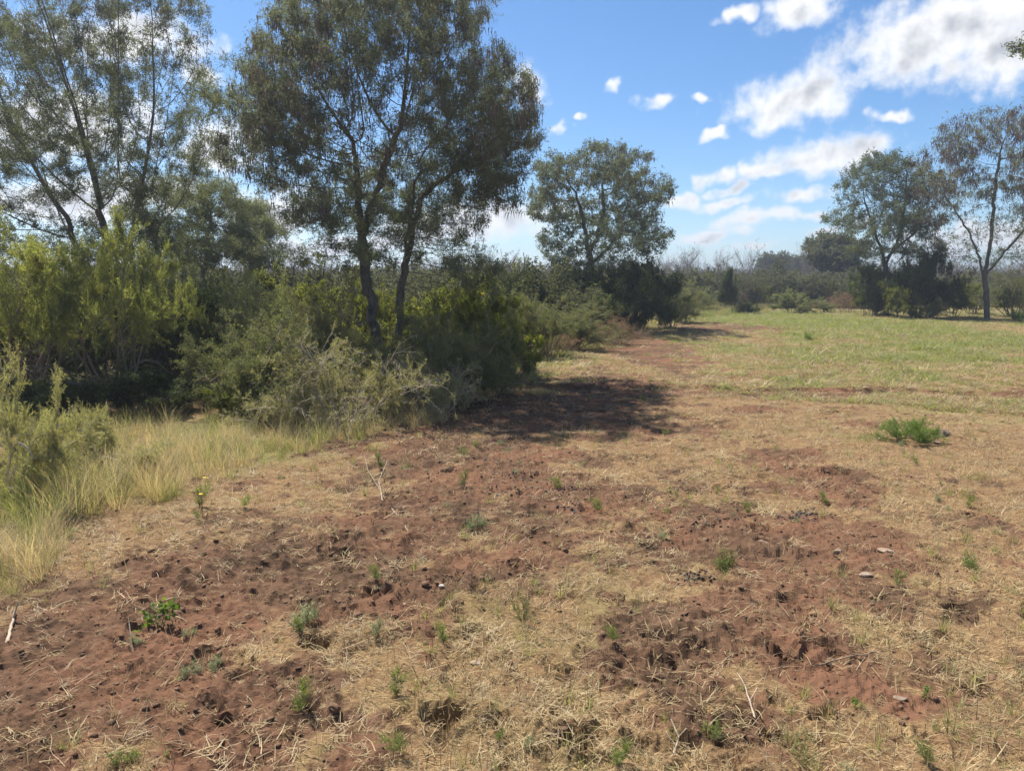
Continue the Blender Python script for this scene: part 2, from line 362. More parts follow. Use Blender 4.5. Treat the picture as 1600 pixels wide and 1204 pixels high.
litter = mixc(t, maprange(t, n4.outputs[0], .40, .70), (.12, .07, .037), (.37, .265, .135))
litter = mixc(t, maprange(t, n1.outputs[0], .42, .60, 0, .8), litter, (.155, .092, .050))
greenc = mixc(t, maprange(t, n1.outputs[0], .3, .7), (.11, .125, .045), (.23, .225, .085))
cov = mixc(t, g_.outputs['Fac'], litter, greenc)
sm = maprange(t, math_(t, 'ADD', s_.outputs['Fac'], math_(t, 'MULTIPLY', math_(t, 'SUBTRACT', n1.outputs[0], .5), .9)), .25, .65)
base = mixc(t, sm, cov, soilc)
p = nd(t, 'ShaderNodeBsdfPrincipled'); t.links.new(base, p.inputs['Base Color']); p.inputs['Roughness'].default_value = .95; p.inputs['Specular IOR Level'].default_value = .08
b = nd(t, 'ShaderNodeBump'); b.inputs['Strength'].default_value = .9; b.inputs['Distance'].default_value = .02
t.links.new(math_(t, 'ADD', n1.outputs[0], math_(t, 'MULTIPLY', n3.outputs[0], .35)), b.inputs['Height']); t.links.new(b.outputs[0], p.inputs['Normal'])
o = nd(t, 'ShaderNodeOutputMaterial'); t.links.new(p.outputs[0], o.inputs[0])
gme = mesh_np('ground', V, F, m, True, vattrs={'soil': gs, 'green': gg})
gme.polygons.foreach_set('use_smooth', (np.repeat(rad[:-1], NA) > 11))
ground = link('ground', gme)
tag(ground, kind='structure')

# ------------------------------------------------------------------ plant machinery
def norm(v): return v / np.maximum(np.linalg.norm(v, axis=-1, keepdims=True), 1e-9)
def frames(T):
    ref = np.where(np.abs(T[:, :1] * .83 + T[:, 1:2] * .55) > .93, np.array([[0., 0., 1.]]), np.array([[.83, .55, .08]]))
    u = norm(np.cross(T, ref)); v = np.cross(T, u); return u, v
def tubes(P, par, rad, sel, sides):
    """frustum for each edge (node, parent) in sel"""
    k = np.nonzero(sel & (par >= 0))[0]; q = par[k]
    T = norm(P - P[np.where(par >= 0, par, 0)] + np.array([0, 0, 1e-6])); T[par < 0] = (0, 0, 1)
    u, v = frames(T)
    rp = np.minimum(rad[q], rad[k] * 1.35)
    a = np.linspace(0, 2 * np.pi, sides, endpoint=False); c = np.cos(a)[None, :, None]; s = np.sin(a)[None, :, None]
    big = (rad[k] > .55 * rad[q])[:, None]
    uq = np.where(big, u[q], u[k]); vq = np.where(big, v[q], v[k])
    r0 = P[q][:, None] + rp[:, None, None] * (c * uq[:, None] + s * vq[:, None])
    r1 = P[k][:, None] + rad[k][:, None, None] * (c * u[k][:, None] + s * v[k][:, None])
    V = np.concatenate([r0, r1], 1).reshape(-1, 3); n = len(k)
    b = (np.arange(n) * 2 * sides)[:, None]; j = np.arange(sides)[None]; j2 = (j + 1) % sides
    F = np.stack([b + j, b + j2, b + sides + j2, b + sides + j], -1).reshape(-1, 4)
    return V, F
def merge(parts):
    Vs, Fs, n = [], [], 0; three = min(F.shape[1] for V, F in parts if len(V)) == 3
    for V, F in parts:
        if len(V) == 0: continue
        if three and F.shape[1] == 4: F = np.concatenate([F[:, [0, 1, 2]], F[:, [0, 2, 3]]])
        Vs.append(V); Fs.append(F + n); n += len(V)
    return np.concatenate(Vs), np.concatenate(Fs)
def count_tips(par):
    n = len(par); ch = np.zeros(n); np.add.at(ch, par[par >= 0], 1)
    c = (ch == 0).astype(float)
    for k in range(n - 1, -1, -1):
        if par[k] >= 0: c[par[k]] += c[k]
    return c
def colonise(rg, attr, P0, par0, step, kill, maxn=17000, grav=0.0, tries=300):
    """space colonisation: branches grow from the trunk nodes into the attraction points of the crown"""
    P = np.zeros((maxn, 3)); par = np.full(maxn, -1); n = len(P0); P[:n] = P0; par[:n] = par0
    D = np.full(len(attr), 1e9); I = np.zeros(len(attr), int)
    def upd(a, b):
        for s in range(a, b, 400):
            e = min(b, s + 400)
            d = ((attr[:, None] - P[None, s:e]) ** 2).sum(-1); jj = d.argmin(1); dm = d[np.arange(len(attr)), jj]
            better = dm < D; D[better] = dm[better]; I[better] = jj[better] + s
    upd(0, n); alive = np.ones(len(attr), bool); used = {}
    for it in range(tries):
        alive &= D > kill * kill
        if not alive.any() or n > maxn - 600: break
        ids = I[alive]; dirs = norm(attr[alive] - P[ids])
        acc = np.zeros((n, 3)); np.add.at(acc, ids, dirs)
        grow = np.unique(ids); d = norm(acc[grow] + rg.normal(0, .22, (len(grow), 3)) + np.array([0, 0, grav]))
        new = P[grow] + d * step
        keep = []
        for q, (g, w) in enumerate(zip(grow, new)):
            key = (int(g), int(round(w[0] / step * 2.2)), int(round(w[1] / step * 2.2)), int(round(w[2] / step * 2.2)))
            if key in used: continue
            used[key] = 1; keep.append(q)
        if not keep:
            kk = np.nonzero(alive)[0]; alive[kk[rg.random(len(kk)) < .3]] = False; continue
        k = len(keep); P[n:n + k] = new[keep]; par[n:n + k] = grow[keep]; upd(n, n + k); n += k
    return P[:n], par[:n]
def polyline(pts, step):
    """resampled polyline with a little wander"""
    out = [np.array(pts[0], float)]
    for a, b in zip(pts[:-1], pts[1:]):
        a = np.array(a, float); b = np.array(b, float); k = max(1, int(np.linalg.norm(b - a) / step))
        for q in range(1, k + 1): out.append(a + (b - a) * q / k)
    return np.array(out)

def spray_template(rg, kind):
    """leaf quads (L,4,3) along a short twig on +z"""
    Q = []; tri = kind != 'broad'
    def leaf(p, d, l, w, up):
        d = d / np.linalg.norm(d); s = np.cross(d, up); s /= max(np.linalg.norm(s), 1e-6)
        bend = np.cross(s, d) * l * .12
        if tri: Q.append([p + s * w * .5, p - s * w * .5, p + d * l + bend])
        else: Q.append([p, p + d * l * .5 + s * w * .5 + bend, p + d * l, p + d * l * .5 - s * w * .5 + bend])
    def rv(): 
        v = rg.normal(size=3); return v / np.linalg.norm(v)
    if kind == 'fine':
        for k in range(9): leaf(np.array([0, 0, .012 * k]) + rg.normal(0, .008, 3), np.array([math.cos(2.4 * k), math.sin(2.4 * k), .5]) + rv() * .5, rg.uniform(.03, .05), rg.uniform(.009, .015), rv())
    elif kind == 'medium':
        for k in range(7): leaf(np.array([0, 0, .018 * k]) + rg.normal(0, .01, 3), np.array([math.cos(2.4 * k), math.sin(2.4 * k), .3]) + rv() * .5, rg.uniform(.045, .07), rg.uniform(.02, .03), rv())
    elif kind == 'broad':
        for k in range(6): leaf(np.array([0, 0, .02 * k]), np.array([math.cos(2.4 * k), math.sin(2.4 * k), -.1]) + rv() * .45, rg.uniform(.04, .06), rg.uniform(.026, .038), np.array([0, 0, 1.]) + rv() * .6)
    elif kind == 'feather':
        for k in range(12):
            sd = 1 if k % 2 else -1; leaf(np.array([0, 0, .009 * k]), np.array([sd, rg.normal(0, .3), .55]), rg.uniform(.022, .032), rg.uniform(.006, .009), rv())
    elif kind == 'pod':
        for k in range(3): leaf(np.array([rg.normal(0, .02), rg.normal(0, .02), 0]), np.array([rg.normal(0, .25), rg.normal(0, .25), -1.]), rg.uniform(.07, .13), rg.uniform(.010, .016), rv())
    elif kind == 'twiglet':
        for k in range(3):
            leaf(np.array([0, 0, .03 * k]), np.array([rg.normal(0, .6), rg.normal(0, .6), 1.]), rg.uniform(.25, .4), .014, rv())
    elif kind == 'bigleaf':
        for k in range(6): leaf(np.array([0, 0, .05 * k]) + rg.normal(0, .05, 3), rv() + np.array([0, 0, .2]), rg.uniform(.14, .24), rg.uniform(.08, .12), rv())
    return np.array(Q)
def sprays(rg, pos, dirs, kind, smin=.8, smax=1.25, nt_=6, upright=False):
    """leaf mesh arrays: one spray at each position"""
    if len(pos) == 0: return np.zeros((0, 3)), np.zeros((0, 4), int), np.zeros(0)
    Vs = []; T = [spray_template(rg, kind) for _ in range(nt_)]
    pick = rg.integers(0, nt_, len(pos)); Vv = []
    for q in range(nt_):
        k = np.nonzero(pick == q)[0]
        if len(k) == 0: continue
        w = norm(dirs[k]) if not upright else np.tile([[0, 0, 1.]], (len(k), 1))
        r = norm(rg.normal(size=(len(k), 3))); u = norm(np.cross(w, r)); v = np.cross(w, u)
        Mx = np.stack([u, v, w], -1) * rg.uniform(smin, smax, (len(k), 1, 1))
        X = np.einsum('nij,lfj->nlfi', Mx, T[q]) + pos[k][:, None, None]
        Vs.append(X.reshape(-1, 3)); n = len(k) * len(T[q])
        br = np.repeat(rg.random(len(k)) * .5, len(T[q])) + rg.random(n) * .5; Vv.append(br)
    V = np.concatenate(Vs); F = np.arange(len(V)).reshape(-1, T[0].shape[1])
    return V, F, np.concatenate(Vv)

class Plant:
    """skeleton -> trunk, branches and leaf meshes in local coordinates (origin at the base)"""
    def __init__(s, P, par, rbase, rtip, power=.46):
        s.P = P; s.par = par; c = count_tips(par); s.c = c
        s.r = np.maximum(rtip, rbase * (c / c.max()) ** power)
    def wood(s, name, thick, mat):
        """one mesh for each stem that rises from the ground, with its limbs"""
        root = np.arange(len(s.par))
        for k in range(len(s.par)):
            if s.par[k] >= 0: root[k] = root[s.par[k]]
        out_ = []
        for q in np.nonzero(s.par < 0)[0]:
            own = root == q; big = own & (s.r > thick); md = own & ~big & (s.r > .012); fine = own & ~big & ~md
            out_.append(mesh_np(name + '_trunk', *merge([z for z in (tubes(s.P, s.par, s.r, big, 9), tubes(s.P, s.par, s.r, md, 5), tubes(s.P, s.par, s.r, fine, 3)) if len(z[0])]), mat, True))
        return out_
    def leaf_points(s, rg, n, cmax, jit, up=.3, clump=1.0):
        k = np.nonzero((s.c <= cmax) & (s.par >= 0))[0]
        dn = norm(rg.normal(size=(7, 3))) * rg.uniform(2.0, 7.0, (7, 1)) / max(1.0, clump); ph = rg.uniform(0, 6.28, 7)
        nz = np.sin(s.P[k] @ dn.T + ph).sum(1) / 2.6                # leafier and barer boughs
        w = (.16 + sstep(nz, -.8, .8)) / (1 + .25 * s.c[k]); pick = rg.choice(k, n, p=w / w.sum())
        tt = rg.random((n, 1)); pos = s.P[pick] * tt + s.P[s.par[pick]] * (1 - tt) + rg.normal(0, jit, (n, 3))
        d = norm(s.P[pick] - s.P[s.par[pick]]) + rg.normal(0, .6, (n, 3)) + np.array([0, 0, up])
        return pos, d
def ellipsoids(rg, clumps, D, depth, n, px_base, hollow=0.0, zscale=1.0):
    """attraction points inside crown clumps; clumps given by photo pixels at the tree's distance D, with real depth"""
    base = np.array([xat(px_base, D), D, 0.0]); pts = []
    vol = np.array([c[2] * c[3] * min(c[2], c[3]) ** .6 for c in clumps], float); vol /= vol.sum()
    lim = max(c[2] for c in clumps)
    for c, v in zip(clumps, vol):
        m = max(6, int(n * v)); q = norm(rg.normal(size=(m, 3))) * (rg.random((m, 1)) ** (1 / 3.0) * (1 - hollow) + hollow)
        off = c[4] if len(c) > 4 else rg.uniform(-.3, .3)
        ctr = np.array(at(c[0], c[1], D)) + np.array([0, off * depth, 0])
        pts.append(ctr + q * np.array([c[2] / FPX * D, max(depth * .45, c[2] / FPX * D * .8), c[3] / FPX * D]))
    p = np.concatenate(pts) - base
    return p[p[:, 2] > .5]
def trunk_nodes(lines, step, rg, wander=.02):
    """several trunk polylines (each a list of xyz from the ground) -> nodes and parents; a line may start from (line, index 0..1)"""
    P = []; par = []; starts = []
    for ln in lines:
        src = -1; pts = ln
        if len(ln[0]) == 2 and ln[0][0] < 5:
            a, b = starts[ln[0][0]]; src = a + int((b - a - 1) * ln[0][1]); pts = [tuple(P[src])] + list(ln[1:])
        q = polyline(pts, step); q[1:-1] += rg.normal(0, wander, q[1:-1].shape)
        a = len(P)
        for k, v in enumerate(q):
            if src >= 0 and k == 0: continue
            prev = (src if (src >= 0 and len(P) == a) else (len(P) - 1 if len(P) > a else -1))
            P.append(v); par.append(prev)
        starts.append((a, len(P)))
    return np.array(P), np.array(par)

def px_line(pts, D, px_base, dy=0.0):
    """pixel polyline at distance D -> local coordinates; the first point is put on the ground"""
    b = np.array([xat(px_base, D), D, 0.0]); out = []
    for k, q in enumerate(pts):
        v = np.array(at(q[0], q[1], D)) - b
        if len(q) > 2: v[1] += q[2]
        if k == 0: v[2] = -.06
        out.append(tuple(v))
    return out

def make_tree(name, label, px, D, clumps, lines, depth, nattr, rbase, leaves, leaf_kind, leaf_m, seed, step=.13, kill=.2, thick=.05,
              bark='bark', pods=None, cmax=5, jit=.05, smin=.8, smax=1.25, category='tree', group=None, up=.3, power=.58, rtip=.004):
    rg = np.random.default_rng(seed)
    P0, par0 = trunk_nodes([l if l[0][0] < 5 else px_line(l, D, px) for l in lines], step, rg)
    A_ = ellipsoids(rg, clumps, D, depth, nattr, px)
    P, par = colonise(rg, A_, P0, par0, step, kill)
    pl = Plant(P, par, rbase, rtip, power)
    root = empty(name, (xat(px, D), D, zg(xat(px, D), D)))
    tag(root, label, category, group)
    for tr in pl.wood(name, thick, M[bark]): link('trunk', tr, root)
    pos, d = pl.leaf_points(rg, leaves, cmax, jit, up)
    V, F, v = sprays(rg, pos, d, leaf_kind, smin, smax)
    link('crown', mesh_np(name + '_crown', V, F, M[leaf_m], attrs={'v': v}), root)
    if pods:
        n, zmin, pm, kind = pods
        pos, d = pl.leaf_points(rg, n * 3, 2, .06, 0)
        top = P[:, 2].max(); rr_ = np.linalg.norm(pos[:, :2] - P[:, :2].mean(0), axis=1) / (np.abs(P[:, :2]).max() + .1)
        sc_ = pos[:, 2] / top + .25 * rr_ + rg.normal(0, .08, len(pos))
        k = np.nonzero(sc_ > zmin)[0][:n]
        V, F, v = sprays(rg, pos[k], d[k], kind, .8 * max(1, D / 18), 1.3 * max(1, D / 18), upright=True)
        link('seed_pods', mesh_np(name + '_pods', V, F, M[pm], attrs={'v': v}), root)
    return root

# ------------------------------------------------------------------ the trees
make_tree('tall_tree', 'big two-stemmed tree with dense grey-green crown and hanging seed pods', 603, 12.4,
    [(620, 45, 150, 90), (490, 120, 90, 90), (760, 140, 85, 100), (600, 190, 190, 110), (455, 235, 75, 75), (770, 265, 60, 75), (600, 290, 150, 75),
     (690, 350, 85, 40), (480, 325, 70, 50), (450, 395, 60, 18), (750, 420, 70, 22), (560, -40, 120, 50), (690, -20, 90, 40), (830, 180, 25, 60), (395, 180, 28, 60), (700, 220, 110, 120), (570, 345, 90, 40), (700, 395, 80, 34), (500, 405, 70, 30), (610, 390, 70, 34), (770, 440, 50, 26)],
    [[(598, 596), (588, 520), (571, 430), (563, 350), (557, 280), (552, 220)], [(622, 596), (623, 500), (632, 400), (645, 320), (655, 250)],
     [(0, .62), (.05, -.2, 3.3), (.35, -.3, 3.9)], [(1, .55), (.6, .3, 3.0), (1.1, .4, 3.4)]],
    3.5, 5200, .085, 52000, 'fine', 'leaf_tree', 1, smin=.65, smax=1.05, pods=(10000, .62, 'leaf_pod', 'pod'), thick=.04, jit=.05, kill=.13, step=.11, cmax=4, power=.56)
make_tree('tall_tree', 'tall loose-crowned tree with many bare-looking stems at left edge above yellow-green bush', 190, 14.0,
    [(60, 80, 75, 80), (150, 110, 85, 95), (255, 110, 65, 85), (50, 210, 80, 75), (150, 240, 75, 80), (245, 220, 65, 75), (300, 190, 25, 40), (-60, 150, 80, 140),
     (20, 320, 70, 45), (240, 310, 60, 40), (130, -30, 150, 60), (270, 10, 55, 45), (110, 330, 60, 40), (-90, 20, 70, 90), (150, 385, 90, 40), (265, 375, 60, 44), (50, 370, 80, 36), (215, 430, 60, 40)],
    [[(190, 578), (175, 480), (165, 380), (155, 310)], [(205, 578), (205, 480), (205, 380), (214, 320)], [(170, 578), (130, 450), (105, 340)], [(182, 578), (180, 440), (190, 340)], [(212, 578), (232, 450), (250, 350)]],
    4.2, 4200, .062, 42000, 'fine', 'leaf_pale', 2, smin=.7, smax=1.1, pods=(3500, .82, 'leaf_pod', 'pod'), thick=.035, jit=.05, kill=.15, step=.12, cmax=4)
make_tree('small_tree', 'pale thin-leaved small tree between the two tall trees, behind the thicket', 318, 19.0,
    [(330, 310, 50, 45), (285, 350, 60, 45), (370, 345, 42, 40), (320, 390, 80, 35), (390, 390, 40, 30), (270, 300, 30, 30)],
    [[(318, 541), (318, 470), (322, 400), (330, 330)]], 3.0, 1500, .06, 13000, 'fine', 'leaf_pale', 3, jit=.07, smin=.9, smax=1.5, thick=.04, bark='bark_grey')
make_tree('small_tree', 'thin pale small tree just left of the big tree crown, behind the shrubs', 405, 23.0,
    [(400, 340, 34, 30), (425, 375, 36, 30), (380, 385, 34, 26), (410, 405, 50, 22)], [[(405, 524), (404, 450), (402, 390), (400, 350)]], 2.6, 700, .05, 3600, 'fine', 'leaf_pale', 9, smin=.9, smax=1.5, thick=.03, bark='bark_grey', jit=.08)
make_tree('round_crowned_tree', 'mid-distance tree with rounded grey-green crown beyond the big two-stemmed tree', 915, 26.0,
    [(870, 268, 40, 32), (932, 262, 48, 32), (990, 265, 42, 36), (1026, 300, 26, 26), (872, 322, 48, 36), (950, 320, 60, 48), (1008, 325, 40, 32), (892, 378, 54, 36), (955, 385, 54, 34), (1005, 372, 42, 28), (845, 300, 24, 26), (930, 420, 70, 24)],
    [[(915, 514), (918, 450), (922, 405), (912, 350), (900, 300)], [(0, .6), (.35, .2, 3.0), (.6, .3, 4.0), (.5, .2, 4.8)], [(0, .5), (.7, -.3, 2.7), (1.2, -.4, 3.5)]],
    4.4, 3600, .13, 15000, 'medium', 'leaf_tree', 4, smin=.75, smax=1.2, step=.18, kill=.21, thick=.06, jit=.07, pods=(1400, .85, 'leaf_pod', 'pod'))
make_tree('round_crowned_tree', 'dark green tree with layered crown standing left of the reddish tree at right', 1385, 36.0,
    [(1385, 262, 48, 28), (1350, 288, 36, 28), (1412, 300, 40, 34), (1340, 336, 36, 22), (1385, 345, 52, 32), (1430, 345, 28, 34), (1328, 368, 24, 10), (1400, 388, 50, 20), (1345, 392, 36, 14), (1435, 290, 22, 26)],
    [[(1385, 494), (1386, 430), (1378, 390), (1362, 350), (1350, 310)], [(0, .45), (.5, .2, 3.7), (.6, .2, 5.0), (.5, 0, 6.6)], [(0, .5), (1.1, -.3, 4.0), (1.5, -.3, 5.4)]],
    4.6, 2600, .12, 11500, 'medium', 'leaf_tree', 5, smin=.9, smax=1.5, step=.22, kill=.27, thick=.07, jit=.09)
make_tree('round_crowned_tree', 'tall open tree with reddish-brown pods on top at the right edge', 1543, 33.0,
    [(1530, 205, 52, 40), (1585, 215, 52, 50), (1492, 250, 36, 38), (1540, 285, 68, 36), (1475, 300, 26, 24), (1610, 300, 55, 45), (1500, 370, 48, 22), (1585, 390, 50, 24), (1650, 230, 50, 70), (1560, 345, 60, 22), (1640, 360, 40, 26), (1480, 335, 36, 20), (1462, 285, 26, 28), (1520, 400, 40, 16)],
    [[(1543, 499), (1541, 455), (1539, 430), (1547, 380), (1553, 310), (1562, 240)], [(0, .2), (-.4, .1, 2.4), (-.9, .2, 3.6), (-1.9, .3, 5.0)], [(0, .28), (.6, .2, 2.8), (1.4, .2, 3.8), (2.5, .2, 5.2)]],
    4.6, 4200, .115, 9000, 'medium', 'leaf_pale', 6, smin=.7, smax=1.2, step=.2, kill=.22, thick=.08, jit=.1, pods=(6000, .66, 'leaf_red', 'pod'))
make_tree('small_tree', 'pale grey-green small tree behind the left side of the dark green tree', 1300, 58.0,
    [(1300, 380, 32, 18), (1280, 395, 24, 18), (1325, 390, 26, 18), (1300, 410, 40, 16)], [[(1303, 473), (1303, 430), (1300, 400)]], 3.4, 500, .15, 2600, 'bigleaf', 'leaf_far', 7, smin=.8, smax=1.3, step=.35, kill=.5, thick=.1, jit=.2, bark='bark_grey')
make_tree('overhanging_tree', 'dark leafy sprigs of a tree reaching in at the top right corner', 1860, 14.0,
    [(1622, 60, 18, 36), (1690, 40, 60, 80), (1780, 60, 100, 120), (1900, 80, 120, 140), (1860, 220, 110, 60)], [[(1860, 578), (1858, 420), (1850, 260), (1850, 150)], [(0, .8), (-1.0, 0, 4.8), (-2.4, 0, 5.7)]],
    3.0, 900, .15, 7000, 'medium', 'leaf_tree', 8, thick=.05)

# ------------------------------------------------------------------ shrubs
def shrub_skeleton(rg, nst, h, spread, droop, nsub, sublen, ntw=4, twl=.22, seglen=.1, base_r=.10, straight=.12):
    P = []; par = []; lvl = []
    def chain(start, sp, d, length, dr, l, wob):
        k = max(2, int(length / seglen)); idx = start; p = sp.copy(); out_ = []
        for q in range(k):
            d = d + rg.normal(0, wob, 3) + np.array([0, 0, -dr * (q + 1) / k]); d /= np.linalg.norm(d)
            p = p + d * (length / k); P.append(p.copy()); par.append(idx); lvl.append(l); idx = len(P) - 1; out_.append((idx, d.copy()))
        return out_
    for sidx in range(nst):
        a = rg.uniform(0, 2 * math.pi); r = base_r * math.sqrt(rg.random())
        b = np.array([r * math.cos(a), r * math.sin(a), -.03]); P.append(b); par.append(-1); lvl.append(0); root = len(P) - 1
        tilt = spread * rg.uniform(.15, 1.0); d = np.array([math.cos(a) * tilt, math.sin(a) * tilt, 1.0]); d /= np.linalg.norm(d)
        st = chain(root, b, d, h * rg.uniform(.65, 1.08), droop, 0, straight)
        n = len(st)
        for q in range(nsub):
            i0, d0 = st[min(n - 1, int(n * rg.uniform(.22, 1.0)))]
            e = rg.normal(size=3); e[2] = abs(e[2]) * .5; dd = d0 * .6 + e / np.linalg.norm(e)
            sb = chain(i0, P[i0], dd / np.linalg.norm(dd), sublen * rg.uniform(.5, 1.1), droop * 1.2, 1, straight * 1.3)
            for w in range(ntw):
                i1, d1 = sb[rg.integers(0, len(sb))]; e = rg.normal(size=3); dd = d1 * .6 + e / np.linalg.norm(e)
                chain(i1, P[i1], dd / np.linalg.norm(dd), twl * rg.uniform(.5, 1.2), droop, 2, straight * 1.3)
    return np.array(P), np.array(par), np.array(lvl)
PROTO = {}
def proto_shrub(key, seed, leaf_kind, nleaf, leaf_m, wood_m, smin=.8, smax=1.25, jit=.02, rst=.018, thorns=0, cmax=4, up=.3, zmin=0.0, **kw):
    rg = np.random.default_rng(seed)
    P, par, lvl = shrub_skeleton(rg, **kw)
    c = count_tips(par); per = c[lvl == 0].max()
    rad_ = np.maximum(.0022, rst * (c / per) ** .5)
    stems = mesh_np(key + '_stems', *merge([tubes(P, par, rad_, lvl == 0, 5), tubes(P, par, rad_, lvl > 0, 3)]), M[wood_m], True)
    pl = Plant(P, par, rst, .002); pl.c = c
    parts = [('stems', stems)]
    if nleaf:
        pos, d = pl.leaf_points(rg, nleaf, cmax, jit, up); pos[:, 2] = np.maximum(pos[:, 2], .02)
        keep = pos[:, 2] > zmin * P[:, 2].max() * rg.uniform(.6, 1.3, len(pos)); pos = pos[keep]; d = d[keep]
        V, F, v = sprays(rg, pos, d, leaf_kind, smin, smax)
        parts.append(('foliage', mesh_np(key + '_foliage', V, F, M[leaf_m], attrs={'v': v})))
    if thorns:
        k = rg.choice(np.nonzero(par >= 0)[0], thorns); b0 = P[k]; d = norm(rg.normal(size=(thorns, 3))); l = rg.uniform(.02, .045, (thorns, 1))
        s = norm(np.cross(d, rg.normal(size=(thorns, 3)))) * .0016
        V = np.stack([b0 + s, b0 - s, b0 + d * l], 1).reshape(-1, 3)
        parts.append(('thorns', mesh_np(key + '_thorns', V, np.arange(len(V)).reshape(-1, 3), M['thorn'])))
    H = P[:, 2].max(); Wd = np.percentile(np.hypot(P[:, 0], P[:, 1]), 93)
    PROTO[key] = (parts, H, Wd)
proto_shrub('feather', 101, 'feather', 11500, 'leaf_feather', 'twig', 1.4, 2.6, .02, nst=11, h=3.0, spread=.75, droop=.10, nsub=10, sublen=.9, ntw=5, twl=.35, base_r=.45, rst=.03, up=.6, zmin=.48)
proto_shrub('thorn', 102, 'fine', 5000, 'leaf_thorn', 'twig_pale', .45, .85, .015, nst=20, h=1.35, spread=1.1, droop=.20, nsub=8, sublen=.5, ntw=4, base_r=.3, rst=.011, thorns=2500)
proto_shrub('grey', 103, 'fine', 7000, 'leaf_grey', 'twig', .5, .95, .02, nst=15, h=1.6, spread=.75, droop=.10, nsub=9, sublen=.5, ntw=4, base_r=.25, rst=.014)
proto_shrub('leafy', 104, 'broad', 5500, 'leaf_leafy', 'twig', .7, 1.15, .03, nst=14, h=1.5, spread=.6, droop=.08, nsub=8, sublen=.45, ntw=3, base_r=.25, rst=.013)
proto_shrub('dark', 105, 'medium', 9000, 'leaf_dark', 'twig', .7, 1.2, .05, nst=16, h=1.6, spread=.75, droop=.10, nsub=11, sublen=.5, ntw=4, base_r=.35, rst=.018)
proto_shrub('dry', 106, 'fine', 1500, 'leaf_dry', 'twig', .5, .9, .02, nst=26, h=1.0, spread=.8, droop=.06, nsub=7, sublen=.35, ntw=3, twl=.18, base_r=.3, rst=.007)
proto_shrub('spiny', 107, 'feather', 4200, 'leaf_thorn', 'twig_pale', .7, 1.2, .012, nst=8, h=1.3, spread=1.9, droop=.22, nsub=6, sublen=.55, ntw=4, twl=.2, base_r=.05, rst=.011, thorns=3800, up=.1)
proto_shrub('smallleaf', 108, 'feather', 1300, 'leaf_bright', 'twig', .5, .9, .01, nst=20, h=.33, spread=1.7, droop=.10, nsub=4, sublen=.14, ntw=2, twl=.08, seglen=.04, base_r=.12, rst=.004, up=.6)
proto_shrub('weed', 109, 'feather', 90, 'leaf_weed', 'twig', .55, 1.0, .006, nst=3, h=.22, spread=.3, droop=.03, nsub=3, sublen=.06, ntw=1, twl=.03, seglen=.03, base_r=.015, rst=.0025, up=.5)
proto_shrub('sapling', 110, 'broad', 16, 'leaf_bright', 'twig', .55, .9, .006, nst=3, h=.15, spread=.5, droop=.05, nsub=2, sublen=.05, ntw=1, twl=.03, seglen=.03, base_r=.02, rst=.003, up=.2)
proto_shrub('sage', 111, 'fine', 90, 'leaf_sage', 'twig', .35, .6, .012, nst=7, h=.13, spread=1.2, droop=.05, nsub=3, sublen=.05, ntw=1, twl=.03, seglen=.03, base_r=.012, rst=.002, up=.5)
proto_shrub('bare', 112, 'twiglet', 420, 'leaf_farbrown', 'bark_grey', .6, 1.0, .02, nst=3, h=4.5, spread=.35, droop=.02, nsub=12, sublen=1.7, ntw=6, twl=.8, seglen=.3, base_r=.12, rst=.06, up=.4)

rs = random.Random(3)
def shrub(key, name, label, px, D, h, w, cat='bush', leaf=None, group=None, rz=None, dx=0, parts_only=None):
    parts, H, Wd = PROTO[key]; x = xat(px, D) + dx
    root = empty(name, (x, D, zg(x, D) - .01), rs.uniform(0, 6.28) if rz is None else rz, (w * .5 / Wd, w * .5 / Wd, h / H))
    tag(root, label, cat, group)
    for nm, me in parts:
        o = link(nm, me, root)
        if leaf and nm == 'foliage': o.material_slots[0].link = 'OBJECT'; o.material_slots[0].material = M[leaf]
    return root
def bush(key, label, px, D, top, wpx, **kw):
    """photo column, distance, photo row of the top, width in pixels at that distance"""
    h = CAM_H + (HZ - top) / FPX * D; return shrub(key, kw.pop('name', 'bush'), label, px, D, h, wpx / FPX * D, **kw)
# front of the thicket, left to right
bush('feather', 'large yellow-green feathery acacia bush at the left edge, under the tall loose tree', 40, 9.6, 320, 330, name='acacia_bush')
bush('feather', 'yellow-green feathery acacia bush right beside the larger one at left', 180, 9.9, 335, 250, name='acacia_bush')
bush('grey', 'tall grey-green bush left of the tangled tan thornbush', 385, 8.9, 435, 220)
bush('grey', 'tall pale twiggy shrub standing left of the two trunks', 500, 11.4, 405, 170, name='shrub', leaf='leaf_thorn')
bush('grey', 'tall pale twiggy shrub standing right of the two trunks', 675, 11.6, 440, 150, name='shrub')
bush('grey', 'tall olive shrub between the acacia and the pale twiggy shrub', 425, 11.6, 405, 150, name='shrub')
bush('grey', 'olive shrub hiding the feet of the two trunks', 610, 11.3, 500, 130, name='shrub', leaf='leaf_thorn')
bush('leafy', 'tall leafy shrub right of the trunks, behind the shaded bush', 755, 13.4, 425, 150, name='shrub')
bush('dry', 'dead twiggy bush caught between the thornbush and the shaded bush', 640, 9.3, 540, 110, name='dry_bush')
bush('thorn', 'tangled tan thornbush in full sun in front of the two trunks', 545, 8.5, 488, 260, name='thornbush')
bush('thorn', 'low tan thornbush at the foot of the tall grey-green bush', 450, 8.4, 550, 190, name='thornbush')
bush('grey', 'shaded grey-green bush just right of the tan thornbush', 715, 10.2, 470, 190)
bush('thorn', 'shaded low thornbush at the edge of the tree shadow', 690, 9.6, 555, 150, name='thornbush')
bush('grey', 'small shaded bush at the right toe of the thicket shadow', 775, 11.0, 520, 90)
bush('leafy', 'yellow-leaved shrub right of the shaded grey-green bush', 795, 12.6, 465, 110, name='shrub')
